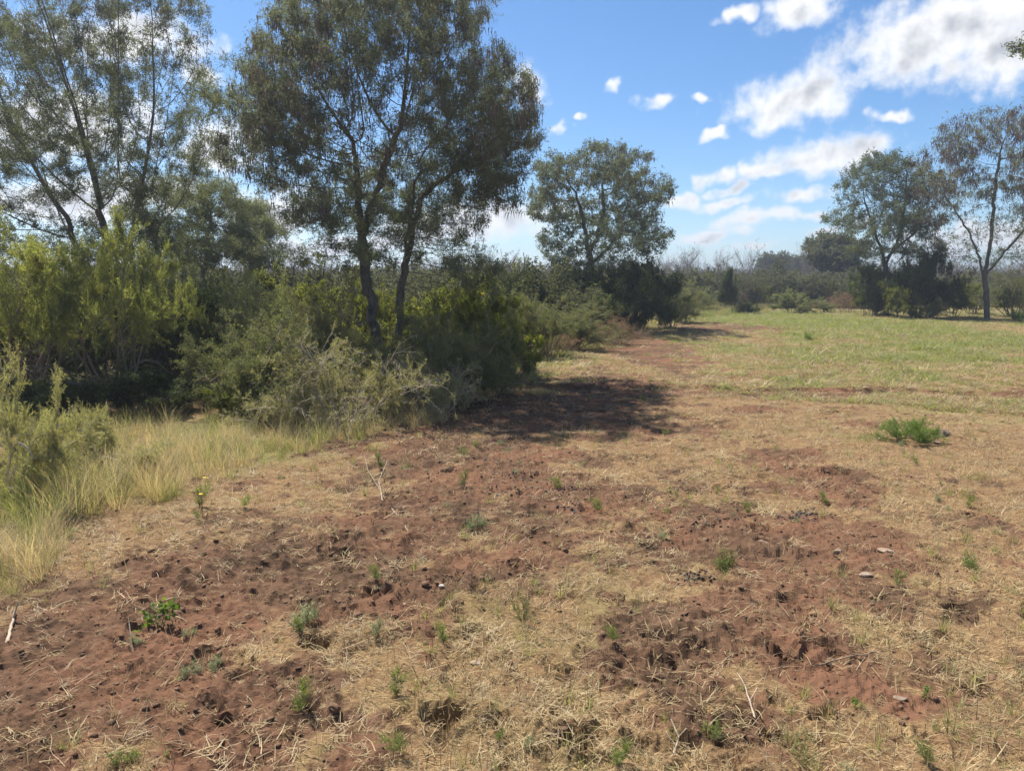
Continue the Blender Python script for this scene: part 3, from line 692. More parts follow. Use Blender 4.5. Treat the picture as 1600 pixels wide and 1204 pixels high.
bush('leafy', 'backlit yellow-green shrub right behind the two trunks', 690, 14.6, 420, 170, name='shrub')
bush('leafy', 'backlit yellow-green shrub left behind the two trunks', 500, 15.0, 415, 190, name='shrub')
bush('grey', 'pale green shrub between the acacia and the two trunks', 430, 13.0, 405, 130, name='shrub')
bush('leafy', 'yellow-flecked shrub close between the two trunks', 600, 15.6, 430, 120, name='shrub')
bush('leafy', 'low yellow-flowered shrub under the tall grey-green bush', 375, 8.7, 600, 110, name='shrub')
bush('dark', 'dark undergrowth bush added to deepen the shade left below the acacia', 50, 11.0, 430, 190)  # dark-leaved filler bushes, added to darken the space below the acacia
bush('dark', 'dark undergrowth bush added to deepen the shade in the middle below the acacia', 175, 12.2, 420, 210)
bush('dark', 'dark undergrowth bush added to deepen the shade right below the acacia', 285, 11.4, 420, 170)
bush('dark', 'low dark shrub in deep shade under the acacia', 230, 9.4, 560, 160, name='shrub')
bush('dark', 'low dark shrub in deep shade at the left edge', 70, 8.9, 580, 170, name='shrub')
bush('grey', 'pale bush behind the dark undergrowth, left of the trunks', 340, 14.5, 390, 170)
bush('leafy', 'yellow-green shrub far back beneath the acacia, seen between stems', 240, 16.5, 430, 200, name='shrub')
bush('leafy', 'yellow-green shrub at far left behind the undergrowth', 60, 17.5, 430, 260, name='shrub')
bush('spiny', 'spiny pale acacia with white thorns at the left edge of the grass', 5, 5.5, 535, 300, name='spiny_shrub')
bush('spiny', 'spiny pale acacia shoot rising just right of the left-edge acacia', 60, 6.2, 580, 220, name='spiny_shrub')
bush('spiny', 'sprawling low spiny branches reaching right over the tall grass', 130, 6.4, 650, 330, name='spiny_shrub')
bush('grey', 'olive bush behind the yellow-leaved shrub', 840, 16.5, 430, 130)
bush('grey', 'rounded olive bush beside the tan grass below the round-crowned tree', 885, 18.5, 452, 150)
bush('dry', 'brown dry twiggy bush below the round-crowned tree', 955, 20.0, 487, 110, name='dry_bush')
bush('dry', 'low brown dry bush in front of the olive bush', 865, 17.0, 505, 90, name='dry_bush')
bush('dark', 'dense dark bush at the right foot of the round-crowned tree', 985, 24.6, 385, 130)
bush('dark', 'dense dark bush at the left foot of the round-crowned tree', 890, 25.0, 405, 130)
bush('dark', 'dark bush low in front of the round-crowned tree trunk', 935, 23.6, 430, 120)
bush('grey', 'grey-green bush at the right end of the left thicket', 1045, 26.5, 440, 90)
bush('grey', 'grey bush behind the right end of the left thicket', 1065, 31.0, 432, 90)
bush('dark', 'dark bush behind the olive bushes left of the round-crowned tree', 800, 21.5, 410, 120)
bush('grey', 'greyish bush far behind the big tree on its right', 745, 24.0, 395, 150)
# right-hand side
bush('dark', 'dense dark green bush beneath the layered tree at right', 1432, 34.6, 374, 95)
bush('dark', 'dark bush at the left foot of the layered tree', 1375, 36.5, 398, 90)
bush('leafy', 'yellow-green shrub in front of the dense dark bush', 1402, 33.2, 437, 62, name='shrub')
bush('leafy', 'yellowish shrub left of the layered tree', 1352, 37.0, 425, 50, name='shrub')
bush('leafy', 'rounded green bush on the edge of the grass, centre right', 1236, 38.5, 451, 66, leaf='leaf_grey')
bush('dark', 'small dark green bush left of the rounded green bush', 1163, 38.0, 470, 42)
bush('dark', 'narrow upright dark shrub standing alone at the clearing end', 1136, 38.2, 405, 24, name='shrub')
bush('grey', 'grey-green bush at the clearing end, right of the left thicket', 1096, 39.0, 445, 60)
bush('grey', 'low olive bush right of the rounded green bush', 1290, 39.5, 462, 50)
bush('dry', 'reddish dry bush between the rounded bush and the layered tree', 1322, 40.0, 448, 60, name='dry_bush')
bush('leafy', 'yellowish leafy shrub left of the reddish tree trunk', 1488, 36.0, 430, 80, name='shrub')
bush('grey', 'hazy olive bush right behind the reddish tree trunk', 1585, 36.0, 402, 100)
bush('grey', 'olive bush left behind the reddish tree trunk', 1520, 38.0, 415, 70)
bush('grey', 'small grey bush at the foot of the dense dark bush', 1455, 33.4, 462, 50)
bush('smallleaf', 'bright green weed bush on the grass at the far right edge', 1592, 31.5, 478, 30)
for px, D, top, w, key, lab in [(1085, 46, 425, 70, 'leafy', 'yellowish bush in the scrub, next right of the left thicket end'), (1120, 48, 428, 70, 'grey', 'grey bush in the scrub just left of the narrow upright shrub'),
        (1180, 47, 432, 70, 'leafy', 'yellowish bush in the scrub behind the small dark green bush'), (1160, 56, 424, 80, 'grey', 'hazy grey bush deep in the scrub beneath the slender bare tree'),
        (1215, 52, 430, 70, 'grey', 'hazy grey bush in the scrub behind the left of the rounded green bush'), (1260, 50, 432, 70, 'grey', 'hazy grey bush in the scrub behind the right of the rounded green bush'),
        (1300, 50, 428, 60, 'leafy', 'yellowish bush in the scrub below the pale small tree'), (1060, 54, 415, 70, 'grey', 'hazy grey bush in the scrub beneath the leftmost bare skyline tree'),
        (1335, 47, 418, 60, 'grey', 'hazy grey bush in the scrub left of the layered tree'), (1235, 60, 422, 70, 'leafy', 'farthest yellowish bush in the scrub, above the rounded green bush')]:
    bush(key, lab, px, D, top, w, leaf='leaf_far' if key == 'grey' else None, group='scrub bushes behind the clearing')

# trees on the skyline
def far_tree(label, px, D, top, wpx, name='bare_tree'):
    h = CAM_H + (HZ - top) / FPX * D; return shrub('bare', name, label, px, D, h, wpx / FPX * D, 'tree', group='bare trees on the skyline')
for px, D, top, w, lab in [(1072, 85, 378, 62, 'bare grey tree with wide crown on the skyline, leftmost'), (1128, 92, 384, 44, 'bare grey tree on the skyline between two taller bare trees'),
                           (1162, 80, 374, 40, 'slender bare tree with upswept twigs on the skyline'), (1045, 95, 392, 40, 'bare grey tree on the skyline just right of the round-crowned tree'),
                           (1265, 78, 368, 46, 'bare tree rising left of the pale small tree at right'), (780, 32, 372, 70, 'bare twiggy tree showing right of the big tree, against the clouds'),
                           (440, 30, 375, 80, 'bare twiggy tree showing left of the two trunks'), (700, 34, 385, 80, 'bare twiggy tree directly behind the right trunk'),
                           (1475, 60, 400, 50, 'bare grey tree in the gap between the two right trees')]:
    far_tree(lab, px, D, top, w)
for px, D, top, lab, sd in [(1207, 98, 394, 'small flat-topped dark tree on the skyline, centre right', 31), (1247, 104, 397, 'broad low dark tree on the skyline left of the pale small tree', 32)]:
    make_tree('skyline_tree', lab, px, D, [(px, top + 10, 20, 8), (px - 10.0, top + 16, 14, 8), (px + 12, top + 15, 16, 8), (px, top + 26, 26, 10)], [[(px, HZ + CAM_H * FPX / D), (px, 430), (px, top + 25)]],
              3.5, 260, .16, 1100, 'bigleaf', 'leaf_far', sd, step=.5, kill=.7, thick=.12, jit=.3, smin=1.0, smax=1.8, bark='bark_grey')

# ------------------------------------------------------------------ scatter machinery (stuff only)
def gn_scatter(name, pts, rot, scl, idx, templates, label, cat):
    """one 'stuff' object: small template meshes set on points"""
    col_t = bpy.data.collections.new(name + '_templates')
    for k, me in enumerate(templates):
        o = bpy.data.objects.new('%s_%02d' % (name, k), me); col_t.objects.link(o)
    me = bpy.data.meshes.new(name); n = len(pts)
    me.vertices.add(n); me.vertices.foreach_set('co', np.asarray(pts, np.float32).ravel())
    a = me.attributes.new('rot', 'FLOAT_VECTOR', 'POINT'); a.data.foreach_set('vector', np.asarray(rot, np.float32).ravel())
    a = me.attributes.new('scl', 'FLOAT_VECTOR', 'POINT'); a.data.foreach_set('vector', np.asarray(scl, np.float32).ravel())
    a = me.attributes.new('idx', 'INT', 'POINT'); a.data.foreach_set('value', np.asarray(idx, np.int32))
    ob = link(name, me); tag(ob, label, cat, kind='stuff')
    g = bpy.data.node_groups.new(name, 'GeometryNodeTree')
    g.interface.new_socket('Geometry', in_out='INPUT', socket_type='NodeSocketGeometry'); g.interface.new_socket('Geometry', in_out='OUTPUT', socket_type='NodeSocketGeometry')
    gi = g.nodes.new('NodeGroupInput'); go = g.nodes.new('NodeGroupOutput')
    ip = g.nodes.new('GeometryNodeInstanceOnPoints'); ci = g.nodes.new('GeometryNodeCollectionInfo')
    ci.inputs['Collection'].default_value = col_t; ci.inputs['Separate Children'].default_value = True; ci.inputs['Reset Children'].default_value = True
    def na(nm, ty):
        q = g.nodes.new('GeometryNodeInputNamedAttribute'); q.data_type = ty; q.inputs['Name'].default_value = nm; return q.outputs[0]
    L = g.links.new
    L(gi.outputs[0], ip.inputs['Points']); L(ci.outputs[0], ip.inputs['Instance']); ip.inputs['Pick Instance'].default_value = True
    L(na('idx', 'INT'), ip.inputs['Instance Index']); L(na('rot', 'FLOAT_VECTOR'), ip.inputs['Rotation']); L(na('scl', 'FLOAT_VECTOR'), ip.inputs['Scale'])
    L(ip.outputs[0], go.inputs[0])
    md = ob.modifiers.new('scatter', 'NODES'); md.node_group = g
    return ob
def tuft(rg, n, h, spread, width, curl, base=.02, segs=3, mat=None, name='tuft', flop=0.0, lie=False):
    """grass tuft: n curved blades"""
    a = rg.uniform(0, 2 * np.pi, n); L = h * rg.uniform(.45, 1.1, n); tilt = np.abs(rg.normal(0, spread, n)) + flop * rg.random(n)
    b = np.stack([np.cos(a), np.sin(a)], -1) * (base * np.sqrt(rg.random(n)))[:, None]
    a2 = rg.uniform(0, 6.28, n) if lie else a + rg.normal(0, .7, n); V = []; S = segs + 1; th = tilt.copy()
    p = np.concatenate([b, np.full((n, 1), -.01)], 1); w0 = width * rg.uniform(.6, 1.2, n)
    side = np.stack([-np.sin(a2 + .3), np.cos(a2 + .3), np.zeros(n)], -1); rings = []
    for s in range(S):
        w = w0 * (1 - s / S * .85); rings.append(np.stack([p + side * w[:, None] / 2, p - side * w[:, None] / 2], 1))
        th = np.minimum(th + curl * rg.uniform(.4, 1.5, n) / segs, 1.75)
        d = np.stack([np.sin(th) * np.cos(a2), np.sin(th) * np.sin(a2), np.cos(th)], -1); p = p + d * (L / segs)[:, None]; a2 = a2 + rg.normal(0, .15, n)
        p[:, 2] = np.maximum(p[:, 2], .002)
    Vv = np.stack(rings, 1).reshape(n, S * 2, 3); o = (np.arange(n) * S * 2)[:, None]
    F = np.concatenate([np.stack([o[:, 0] + 2 * s, o[:, 0] + 2 * s + 1, o[:, 0] + 2 * s + 3, o[:, 0] + 2 * s + 2], -1)[:, None] for s in range(segs)], 1).reshape(-1, 4)
    v = np.repeat(rg.random(n), segs)
    return mesh_np(name, Vv.reshape(-1, 3), F, mat, attrs={'v': v})
def lumps(rg, n, r, rough, name, mat, sub=1):
    """irregular clod or stone"""
    import bmesh
    bm = bmesh.new(); bmesh.ops.create_icosphere(bm, subdivisions=sub, radius=r)
    for v in bm.verts: v.co *= 1 + rg.uniform(-rough, rough)
    for v in bm.verts: v.co.x *= 1.25; v.co.z *= .6
    for f in bm.faces: f.smooth = True
    me = bpy.data.meshes.new(name); bm.to_mesh(me); bm.free(); me.materials.append(mat); return me

rg = np.random.default_rng(77)
def polar_points(n, r0, r1, a0, a1, power=1.0):
    u = rg.random(n); r = (r0 ** (2 - power) + u * (r1 ** (2 - power) - r0 ** (2 - power))) ** (1 / (2 - power)); a = rg.uniform(a0, a1, n)
    return r * np.sin(a), r * np.cos(a)
# patch where the thicket stands: edge of the clearing, from photo pixels
EDGE = [gp(*q) for q in [(0, 700), (250, 690), (420, 700), (600, 668), (680, 655), (800, 600), (830, 560), (960, 530), (1040, 505), (1100, 496), (1250, 487), (1420, 487), (1600, 489)]]
def in_thicket(x, y):
    """positive beyond the edge of the clearing"""
    r = x / np.maximum(y, .1); er = np.array([e[0] / e[1] for e in EDGE]); ey = np.array([e[1] for e in EDGE])
    return y - np.interp(r, er, ey)
# trampled dry grass
T_dry = [tuft(rg, 26, .065, .85, .0036, 1.3, .05, 3, M['straw'], 'dry_tuft_%d' % k, .6, True) for k in range(5)] + [tuft(rg, 16, .08, 1.15, .0036, .6, .09, 3, M['straw'], 'flat_straw_%d' % k, .4, True) for k in range(4)]
x, y = polar_points(66000, 1.9, 14, -R(38), R(38), 1.0)
s = soil_of(x, y); keep = (rg.random(len(x)) < (1 - s) ** 1.3 * (.05 + 1.0 * sstep(fbm(x, y, .22, 3, 99, .65), .46, .68)) * .70 + .10) & (in_thicket(x, y) < .5)
x, y = x[keep], y[keep]; n = len(x); sc_ = np.clip(rg.lognormal(-.5, .5, n), .25, 1.5) * (.72 + .06 * np.hypot(x, y))
gn_scatter('dry_grass', np.stack([x, y, height(x, y)], -1), np.stack([rg.normal(0, .15, n), rg.normal(0, .15, n), rg.uniform(0, 6.28, n)], -1), np.stack([sc_, sc_, sc_ * rg.uniform(.25, .75, n)], -1),
           rg.integers(0, 9, n), T_dry, 'trampled straw-coloured dry grass lying over the clearing', 'grass')
# loose straws lying flat
T_straw = [tuft(rg, 7, .10, 1.5, .0033, .05, .12, 2, M['straw'], 'loose_straw_%d' % k, .0, True) for k in range(4)]
x, y = polar_points(14000, 1.9, 10, -R(38), R(38), 1.0)
s = soil_of(x, y); keep = (rg.random(len(x)) < .12 + .5 * (1 - s)) & (in_thicket(x, y) < 0); x, y = x[keep], y[keep]; n = len(x); sc_ = rg.uniform(.4, 1.1, n)
gn_scatter('loose_straw', np.stack([x, y, height(x, y) + .006], -1), np.stack([rg.normal(0, .1, n), rg.normal(0, .1, n), rg.uniform(0, 6.28, n)], -1), np.stack([sc_] * 3, -1), rg.integers(0, 4, n), T_straw,
           'loose broken straws scattered on the red soil', 'straw')
# farther turf on the right and centre
T_far = [tuft(rg, 22, .16, .5, .010, .7, .12, 2, M['straw'], 'far_dry_%d' % k, .3) for k in range(3)] + [tuft(rg, 22, .17, .45, .010, .6, .12, 2, M['grass'], 'far_green_%d' % k, .2) for k in range(3)]
x, y = polar_points(52000, 11, 48, -R(8), R(38), 1.15)
s = soil_of(x, y); g = green_of(x, y); keep = (rg.random(len(x)) < (1 - .9 * s) * .8) & (in_thicket(x, y) < 1.5); x, y, g = x[keep], y[keep], g[keep]; n = len(x)
sc_ = np.clip(rg.lognormal(-.3, .45, n), .3, 2.0) * (.55 + .5 * g); isg = rg.random(n) < .2 + .78 * g
gn_scatter('field_grass', np.stack([x, y, height(x, y)], -1), np.stack([np.zeros(n), np.zeros(n), rg.uniform(0, 6.28, n)], -1), np.stack([sc_ * 1.2, sc_ * 1.2, sc_ * .8], -1), np.where(isg, 3, 0) + rg.integers(0, 3, n), T_far,
           'short dry and green grass covering the far clearing', 'grass')
# green tufts in the foreground
T_gr = [tuft(rg, 18, .10, .45, .0035, .5, .02, 3, M['grass'], 'green_tuft_%d' % k) for k in range(3)]
x, y = polar_points(2600, 2.0, 13, -R(38), R(38), 1.0)
keep = (rg.random(len(x)) < .22 + .5 * (fbm(x, y, .9, 2, 15) > .56)) & (in_thicket(x, y) < 0) & (soil_of(x, y) < .7); x, y = x[keep], y[keep]; n = len(x); sc_ = rg.uniform(.4, 1.1, n)
gn_scatter('green_grass', np.stack([x, y, height(x, y)], -1), np.stack([np.zeros(n), np.zeros(n), rg.uniform(0, 6.28, n)], -1), np.stack([sc_] * 3, -1), rg.integers(0, 3, n), T_gr, 'small green grass sprouts among the dry grass', 'grass')
x, y = polar_points(230, 2.2, 12, -R(36), R(38), 1.0)
keep = (rg.random(len(x)) < .15 + .7 * (fbm(x, y, 1.3, 2, 115) > .55)) & (in_thicket(x, y) < -.2); x, y = x[keep], y[keep]; n = len(x); sc_ = rg.uniform(.18, .45, n)
T_wd = [dict(PROTO[k][0])['foliage'] for k in ('weed', 'sage')]
gn_scatter('tiny_weeds', np.stack([x, y, height(x, y)], -1), np.stack([np.zeros(n), np.zeros(n), rg.uniform(0, 6.28, n)], -1), np.stack([sc_] * 3, -1), rg.integers(0, 2, n), T_wd, 'tiny scattered green weeds too small to tell apart', 'weeds')
# tall tan grass at left and along the thicket edge
T_tall = [tuft(rg, 60, .55, .28, .0035, .6, .10, 4, M['straw_tall'], 'tall_tan_%d' % k) for k in range(4)] + [tuft(rg, 55, .5, .30, .005, .7, .10, 4, M['grass'], 'tall_green_%d' % k) for k in range(3)]
x, y = polar_points(30000, 3.2, 12, -R(38), R(2), 1.0)
tl = ell(TALL, x, y) * (.7 + .6 * fbm(x, y, .5, 2, 44)); edge = np.exp(-((in_thicket(x, y) - .1) / .35) ** 2) * .35; keep = (rg.random(len(x)) < np.maximum(sstep(tl, .2, .7) * .19 * sstep(fbm(x, y, .45, 2, 71), .25, .6), edge * .2))
x, y, tl = x[keep], y[keep], tl[keep]; n = len(x); sc_ = rg.uniform(.3, 1.0, n) * (.32 + .6 * np.clip(tl, .3, 1)); isg = rg.random(n) < .22 + .3 * (fbm(x, y, .8, 2, 64) > .56)
gn_scatter('tall_grass', np.stack([x, y, height(x, y)], -1), np.stack([rg.normal(0, .1, n), rg.normal(0, .1, n), rg.uniform(0, 6.28, n)], -1), np.stack([sc_] * 3, -1), np.where(isg, 4 + rg.integers(0, 3, n), rg.integers(0, 4, n)), T_tall,
           'tall tan and green grass below the spiny shrub and along the thicket', 'grass')
# grass along the thicket edge farther back, and rough growth under the bushes
x, y = polar_points(26000, 7, 42, -R(40), R(40), 1.2); e = in_thicket(x, y); keep = (e > -.5) & (rg.random(len(x)) < np.where(e < 1.2, .6, .16) * np.where(y < 14, .55, 1)); x, y, e = x[keep], y[keep], e[keep]; n = len(x)
sc_ = rg.uniform(.5, 1.25, n) * np.where(y < 13, .55, .8 + .01 * y); isg = rg.random(n) < .6
gn_scatter('thicket_grass', np.stack([x, y, hlow(x, y)], -1), np.stack([rg.normal(0, .1, n), rg.normal(0, .1, n), rg.uniform(0, 6.28, n)], -1), np.stack([sc_] * 3, -1), np.where(isg, 4 + rg.integers(0, 3, n), rg.integers(0, 4, n)), T_tall,
           'rough green and tan grass at the foot of the bushes', 'grass')
# clods of soil
T_cl = [lumps(rg, 1, .011, .3, 'clod_%d' % k, M['clod']) for k in range(5)]
x, y = polar_points(60000, 1.9, 13, -R(38), R(38), 1.0); s = soil_of(x, y); keep = (rg.random(len(x)) < .05 + .55 * s * (.3 + 1.2 * fbm(x, y, .4, 2, 14))) & (in_thicket(x, y) < 0); x, y = x[keep], y[keep]; n = len(x)
sc_ = np.minimum(.12 + rg.gamma(1.0, .28, n), 1.7)
gn_scatter('soil_clods', np.stack([x, y, height(x, y) + .001 * sc_], -1), np.stack([rg.normal(0, .3, n), rg.normal(0, .3, n), rg.uniform(0, 6.28, n)], -1), np.stack([sc_] * 3, -1), rg.integers(0, 5, n), T_cl, 'small clods of red-brown soil strewn over the bare patches', 'soil')
# dung pellets
T_du = [lumps(rg, 1, .012, .15, 'pellet_%d' % k, M['dung']) for k in range(3)]
pp = []
for px, py, rx, ry, k in [(800, 770, 70, 12, 60), (870, 772, 45, 8, 55), (820, 748, 50, 5, 40), (890, 802, 22, 6, 30), (1252, 806, 36, 8, 80), (1085, 905, 26, 8, 45), (780, 722, 40, 5, 30), (1060, 772, 60, 14, 25), (1130, 820, 60, 12, 25)]:
    for q in range(k): pp.append(gp(px + rg.normal(0, rx * .5), py + rg.normal(0, ry * .6)))
pp = np.array(pp); n = len(pp); sc_ = rg.uniform(.35, .95, n)
gn_scatter('dung_pellets', np.stack([pp[:, 0], pp[:, 1], height(pp[:, 0].copy(), pp[:, 1].copy()) + .003], -1), rg.uniform(0, 6.28, (n, 3)), np.stack([sc_] * 3, -1), rg.integers(0, 3, n), T_du, 'black dung pellets lying in loose patches on the soil', 'dung')

# the far wood, which reads as one mass
def far_templates():
    out_ = []
    for k in range(3):
        P, par, lvl = shrub_skeleton(rg, 3, 4.5, .4, .03, 9, 1.6, 4, .8, .45, .3); c = count_tips(par); r_ = np.maximum(.012, .06 * (c / c.max()) ** .5)
        pl = Plant(P, par, .06, .012); pos, d = pl.leaf_points(rg, 260, 4, .1, .4); V, F, v = sprays(rg, pos, d, 'twiglet', .7, 1.2)
        Vt, Ft = tubes(P, par, r_, lvl >= 0, 3); a = merge([(Vt, Ft), (V, F)]); out_.append(mesh_np('wood_%d' % k, *a, M['leaf_farbrown'], attrs={'v': np.concatenate([np.full(2 * len(Ft), .3), v])}))
    for k in range(3):
        P, par, lvl = shrub_skeleton(rg, 7, 2.2, .8, .08, 7, .8, 3, .5, .35, .4); pl = Plant(P, par, .05, .01); pos, d = pl.leaf_points(rg, 420, 4, .15, .4); V, F, v = sprays(rg, pos, d, 'bigleaf', .5, .9)
        Vt, Ft = tubes(P, par, np.full(len(P), .012), lvl >= 0, 3); a = merge([(Vt, Ft), (V, F)]); out_.append(mesh_np('wood_leafy_%d' % k, *a, M['leaf_far'], attrs={'v': np.concatenate([np.full(2 * len(Ft), .3), v])}))
    return out_
x, y = polar_points(5200, 44, 260, -R(46), R(46), 1.35); keep = in_thicket(x, y) > 6; x, y = x[keep], y[keep]
x2, y2 = polar_points(700, 20, 46, -R(44), -R(-2), 1.0); keep = in_thicket(x2, y2) > 5; x2, y2 = x2[keep], y2[keep]; x = np.concatenate([x, x2]); y = np.concatenate([y, y2]); n = len(x)
fr = np.hypot(x, y); tall = rg.random(n) < np.where(fr > 70, .7, .10); sc_ = rg.uniform(.5, 1.3, n) * np.where(fr < 46, .8, 1.0) * np.where(tall, np.where(fr > 75, .85, .6), 1.0) * .8
gn_scatter('far_wood', np.stack([x, y, hlow(x, y) - .05], -1), np.stack([np.zeros(n), np.zeros(n), rg.uniform(0, 6.28, n)], -1), np.stack([sc_ * 1.15, sc_ * 1.15, sc_ * rg.uniform(.75, 1.1, n)], -1), np.where(tall, 0, 3) + rg.integers(0, 3, n), far_templates(),
           'far-off hazy mass of bare trees and grey scrub along the horizon', 'wood')

# ------------------------------------------------------------------ small things on the ground
def ghf(x, y): return float(height(np.array([x], float), np.array([y], float))[0])
def small(key, name, label, px, py, h, w, cat='weed', leaf=None, group=None):
    x, y = gp(px, py); parts, H, Wd = PROTO[key]
    root = empty(name, (x, y, ghf(x, y) - .005), rs.uniform(0, 6.28), (w * .5 / Wd, w * .5 / Wd, h / H)); tag(root, label, cat, group)
    for nm, me in parts:
        o = link(nm, me, root)
        if leaf and nm == 'foliage': o.material_slots[0].link = 'OBJECT'; o.material_slots[0].material = M[leaf]
    return root
small('smallleaf', 'small_bush', 'low bright green feathery bush alone on the dry grass beside a stone', 1416, 692, .26, .58, 'bush')
small('sapling', 'seedling', 'bright green broad-leaved seedling on the bare soil at lower left', 248, 985, .11, .13, 'seedling')
for px, py, h, key, lab, lf in [(215, 1010, .06, 'sage', 'grey-green low weed left of the bright seedling', None), (300, 1060, .08, 'sage', 'grey-green low weed below the bright seedling', None), (295, 1000, .06, 'sage', 'tiny grey-green weed right of the bright seedling', None),
        (468, 985, .15, 'sage', 'sage-coloured weed on the soil edge, lower left of centre', None), (468, 1110, .17, 'weed', 'upright narrow green weed in the dry grass at lower left', None), (470, 1000, .10, 'weed', 'small yellow-green weed under the sage-coloured weed', None),
        (590, 1000, .12, 'weed', 'feathery pale weed right of the dark soil patch', 'leaf_sage'), (590, 925, .12, 'weed', 'yellow-green weed growing beside a dark hole', None), (615, 1085, .14, 'weed', 'green weed in dry grass at bottom centre-left', None),
        (695, 1010, .13, 'weed', 'thin green weed left of the pale stone', None), (820, 975, .17, 'weed', 'dark stemmed weed in the middle of the foreground', 'leaf_grey'), (1140, 890, .15, 'sage', 'feathery pale weed in the middle of the bare patch', 'leaf_weed'),
        (1400, 920, .11, 'weed', 'yellow-green weed near the flat stone at right', 'leaf_bright'), (1110, 1165, .08, 'sage', 'small green weed at the bottom edge right of centre', 'leaf_weed'), (1445, 1085, .07, 'sapling', 'tiny broad-leaved seedling at lower right', None),
        (190, 1190, .09, 'sage', 'pale green weed at the bottom left edge', 'leaf_weed'), (725, 765, .18, 'weed', 'small weed on the red soil near the dung', 'leaf_grey'), (595, 735, .2, 'weed', 'green weed beside the pale dead twigs', 'leaf_grey'),
        (740, 835, .14, 'sage', 'low grey weed on the red soil in mid-foreground', None), (1340, 1110, .07, 'sapling', 'tiny pale seedling left of the lower right seedling', None), (1520, 890, .12, 'sage', 'pale green clump of weed near the right edge', 'leaf_weed'),
        (1265, 530, .35, 'sage', 'green weed clump on the far grass near the rounded bush', 'leaf_bright'), (310, 800, .2, 'weed', 'yellow-flowered weed at the edge of the tall grass', None)]:
    small(key, 'weed', lab, px, py, h * .62, h * (1.1 if key == 'sage' else .55), leaf=lf)
def flower(px, py, z, label):
    x, y = gp(px, py); V = []; F = []
    root = empty('wild_flower', (x, y, ghf(x, y)), 0); tag(root, label, 'flower')
    link('stem', mesh_np('flower_stem', *tubes(np.array([[0, 0, -.01], [.005, 0, z * .5], [0, .004, z]]), np.array([-1, 0, 1]), np.array([.0022, .002, .0018]), np.array([True] * 3), 4), M['leaf_weed']), root)
    for k in range(6):
        a = k * math.pi / 3; c = np.array([math.cos(a), math.sin(a), .15]); s_v = np.array([-math.sin(a), math.cos(a), 0])
        V += [(0, 0, z), tuple(c * .010 + s_v * .006 + [0, 0, z]), tuple(c * .015 + [0, 0, z]), tuple(c * .010 - s_v * .006 + [0, 0, z])]; F.append([4 * k, 4 * k + 1, 4 * k + 2, 4 * k + 3])
    link('petals', mesh_np('flower_petals', np.array(V), np.array(F), M['flower'], attrs={'v': np.random.default_rng(1).random(6)}), root)
flower(316, 812, .16, 'lower of two small yellow flowers at the edge of the tall grass'); flower(322, 790, .18, 'upper of two small yellow flowers at the edge of the tall grass')

def stone(px, py, wpx, label, flat=.55, mat='stone', sx=1.0, name='stone', seed=0, tilt=0.0, cat='stone'):
    import bmesh
    rg_ = np.random.default_rng(500 + seed); x, y = gp(px, py); w = wpx / FPX * y / 2
    bm = bmesh.new(); bmesh.ops.create_icosphere(bm, subdivisions=3, radius=1)
    pl = [(rg_.normal(size=3), rg_.uniform(.5, .85)) for _ in range(9)]
    for v in bm.verts:
        c = np.array(v.co)
        for nrm, dd in pl:
            nn = nrm / np.linalg.norm(nrm); q = c @ nn
            if q > dd: c = c - nn * (q - dd) * .92
        c = c * (1 + rg_.normal(0, .012)); v.co = Vector((c[0] * w * 1.15, c[1] * w * .8 * sx, c[2] * w * flat))
    me = bpy.data.meshes.new(name); bm.to_mesh(me); bm.free(); me.materials.append(M[mat])
    o = link(name, me); o.location = (x, y, ghf(x, y) + w * flat * .22); o.rotation_euler = (tilt, rg_.normal(0, .1), rg_.uniform(-.5, .5)); tag(o, label, cat)
stone(1474, 683, 26, 'pale stone standing right beside the low bright green bush', .8, seed=1)
stone(1191, 851, 17, 'small pale stone on the bare patch right of centre', .6, seed=2)
stone(1309, 866, 14, 'small pale upright stone right of the bare patch', .9, seed=3)
stone(1352, 908, 20, 'flat whitish stone on the dry grass at right', .45, seed=4)
stone(1384, 866, 24, 'flat pinkish stone half hidden in the dry grass', .3, seed=5)
stone(746, 1033, 22, 'cream flat stone in the dry grass at bottom centre', .35, seed=6)
stone(1406, 1092, 20, 'flat grey-brown stone among dry grass at lower right', .3, seed=7)
stone(700, 737, 22, 'broken lump of pale wood-coloured stone on the red soil', .6, 'clod', seed=8)
stone(1462, 698, 13, 'small flat stone under the bright green bush', .4, seed=9)
stone(690, 928, 8, 'tiny white pebble on the dark soil in the foreground', .8, 'thorn', seed=10, name='pebble')
stone(632, 945, 8, 'tiny pinkish pebble near the white pebble', .7, seed=11, name='pebble')
stone(880, 1172, 40, 'big clod of brown earth beside the deep hole at bottom centre', .6, 'clod', seed=12, name='earth_clod', cat='clod')
stone(868, 1145, 46, 'long ridge-like clod of earth above the deep hole', .45, 'clod', seed=13, name='earth_clod', cat='clod')
stone(520, 1110, 26, 'rounded brown clod of earth near the bottom left', .6, 'clod', seed=14, name='earth_clod', cat='clod')
stone(1030, 1058, 20, 'brown clod standing by a dark hoof hole right of centre', .8, 'clod', seed=15, name='earth_clod', cat='clod')
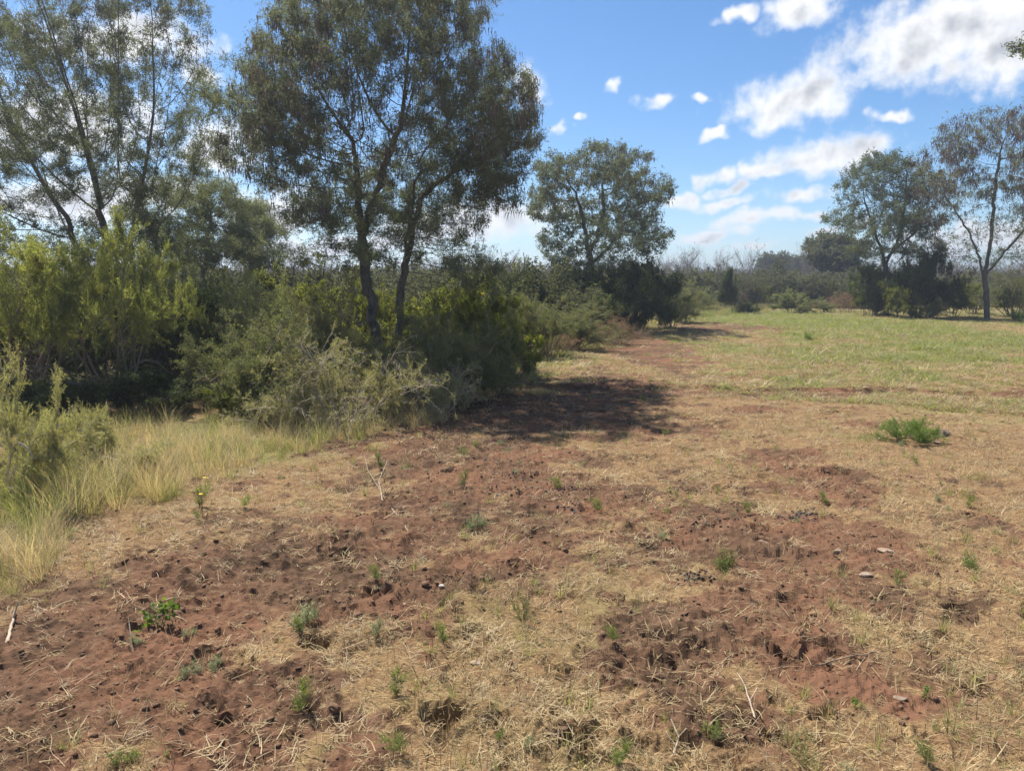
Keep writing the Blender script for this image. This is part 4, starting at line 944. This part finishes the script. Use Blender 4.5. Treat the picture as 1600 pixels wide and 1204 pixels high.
def stick(pts, r, label, name='dead_twig', mat='dead_wood', forks=()):
    """pts: (px, py, height above ground)"""
    P = []
    for px, py, z in pts:
        x, y = gp(px, py); P.append((x, y, ghf(x, y) + z))
    q = polyline(P, .03); rg_ = np.random.default_rng(int(pts[0][0])); q[1:-1] += rg_.normal(0, .0015, q[1:-1].shape); par = np.arange(-1, len(q) - 1); o0 = q[0].copy()
    PP = [q]; PA = [par]; n0 = len(q)
    for f, dv in forks:
        k = int(f * (len(q) - 1)); e = polyline([q[k], q[k] + np.array(dv)], .03)[1:]; b = sum(len(z) for z in PP); PP.append(e); PA.append(np.array([k] + list(range(b, b + len(e) - 1))))
    PP = np.concatenate(PP); PA = np.concatenate(PA); rr_ = np.full(len(PP), r); rr_[:n0] = r * np.linspace(1.1, .5, n0); rr_[n0:] = r * .5
    me = mesh_np(name, *tubes(PP - o0, PA, rr_, PA >= 0, 6), M[mat], True); o = link(name, me); o.location = o0; tag(o, label, 'twig')
stick([(12, 1012, 0), (26, 968, .02)], .008, 'pale broken stick leaning out of the soil at the far left', forks=[(.7, (.02, .01, .07))])
stick([(208, 1018, 0), (203, 1000, .07)], .004, 'thin upright pale twig left of the bright seedling')
stick([(640, 835, 0), (600, 780, .02), (575, 745, .05), (570, 725, .08)], .005, 'long pale dead twig curving over the soil left of the dung', forks=[(.4, (.06, .05, .05)), (.6, (-.05, .03, .06))])
stick([(598, 790, 0), (592, 760, .03), (604, 735, .06)], .005, 'short whitish dead twig beside the long curving one', forks=[(.6, (.07, .03, .04))])
stick([(1180, 1130, 0), (1165, 1095, .03), (1150, 1080, .05)], .004, 'dead forked twig lying at the bottom right of centre', forks=[(.5, (.04, .04, .03))])
stick([(1050, 1180, 0), (1060, 1160, .03), (1048, 1140, .02)], .004, 'small forked root twig at the bottom centre', forks=[(.4, (-.03, .04, .03)), (.7, (.03, .02, .02))])
stick([(1270, 1050, .01), (1340, 1030, .015), (1400, 1022, .01)], .003, 'thin dark twig lying flat on the grass at right', mat='twig')
stick([(575, 655, .02), (560, 640, .14), (572, 605, .3), (590, 585, .42)], .006, 'whitish dead branch sticking out of the tan thornbush')

# ------------------------------------------------------------------ air
def haze_box():
    import bmesh
    bm = bmesh.new(); bmesh.ops.create_cube(bm, size=1)
    for v in bm.verts: v.co = Vector((v.co.x * 13000, v.co.y * 13000, -1.2 + (v.co.z + .5) * 21))
    me = bpy.data.meshes.new('haze'); bm.to_mesh(me); bm.free()
    mt, t = newmat('haze_air'); v = nd(t, 'ShaderNodeVolumePrincipled'); v.inputs['Color'].default_value = (.80, .88, 1.0, 1); v.inputs['Density'].default_value = .0019; v.inputs['Anisotropy'].default_value = .6
    o = nd(t, 'ShaderNodeOutputMaterial'); t.links.new(v.outputs[0], o.inputs['Volume']); me.materials.append(mt)
    ob = link('haze', me); tag(ob, 'thin pale blue haze in the air over the scrub', 'haze', kind='stuff')
HAZE = True
if HAZE: haze_box()
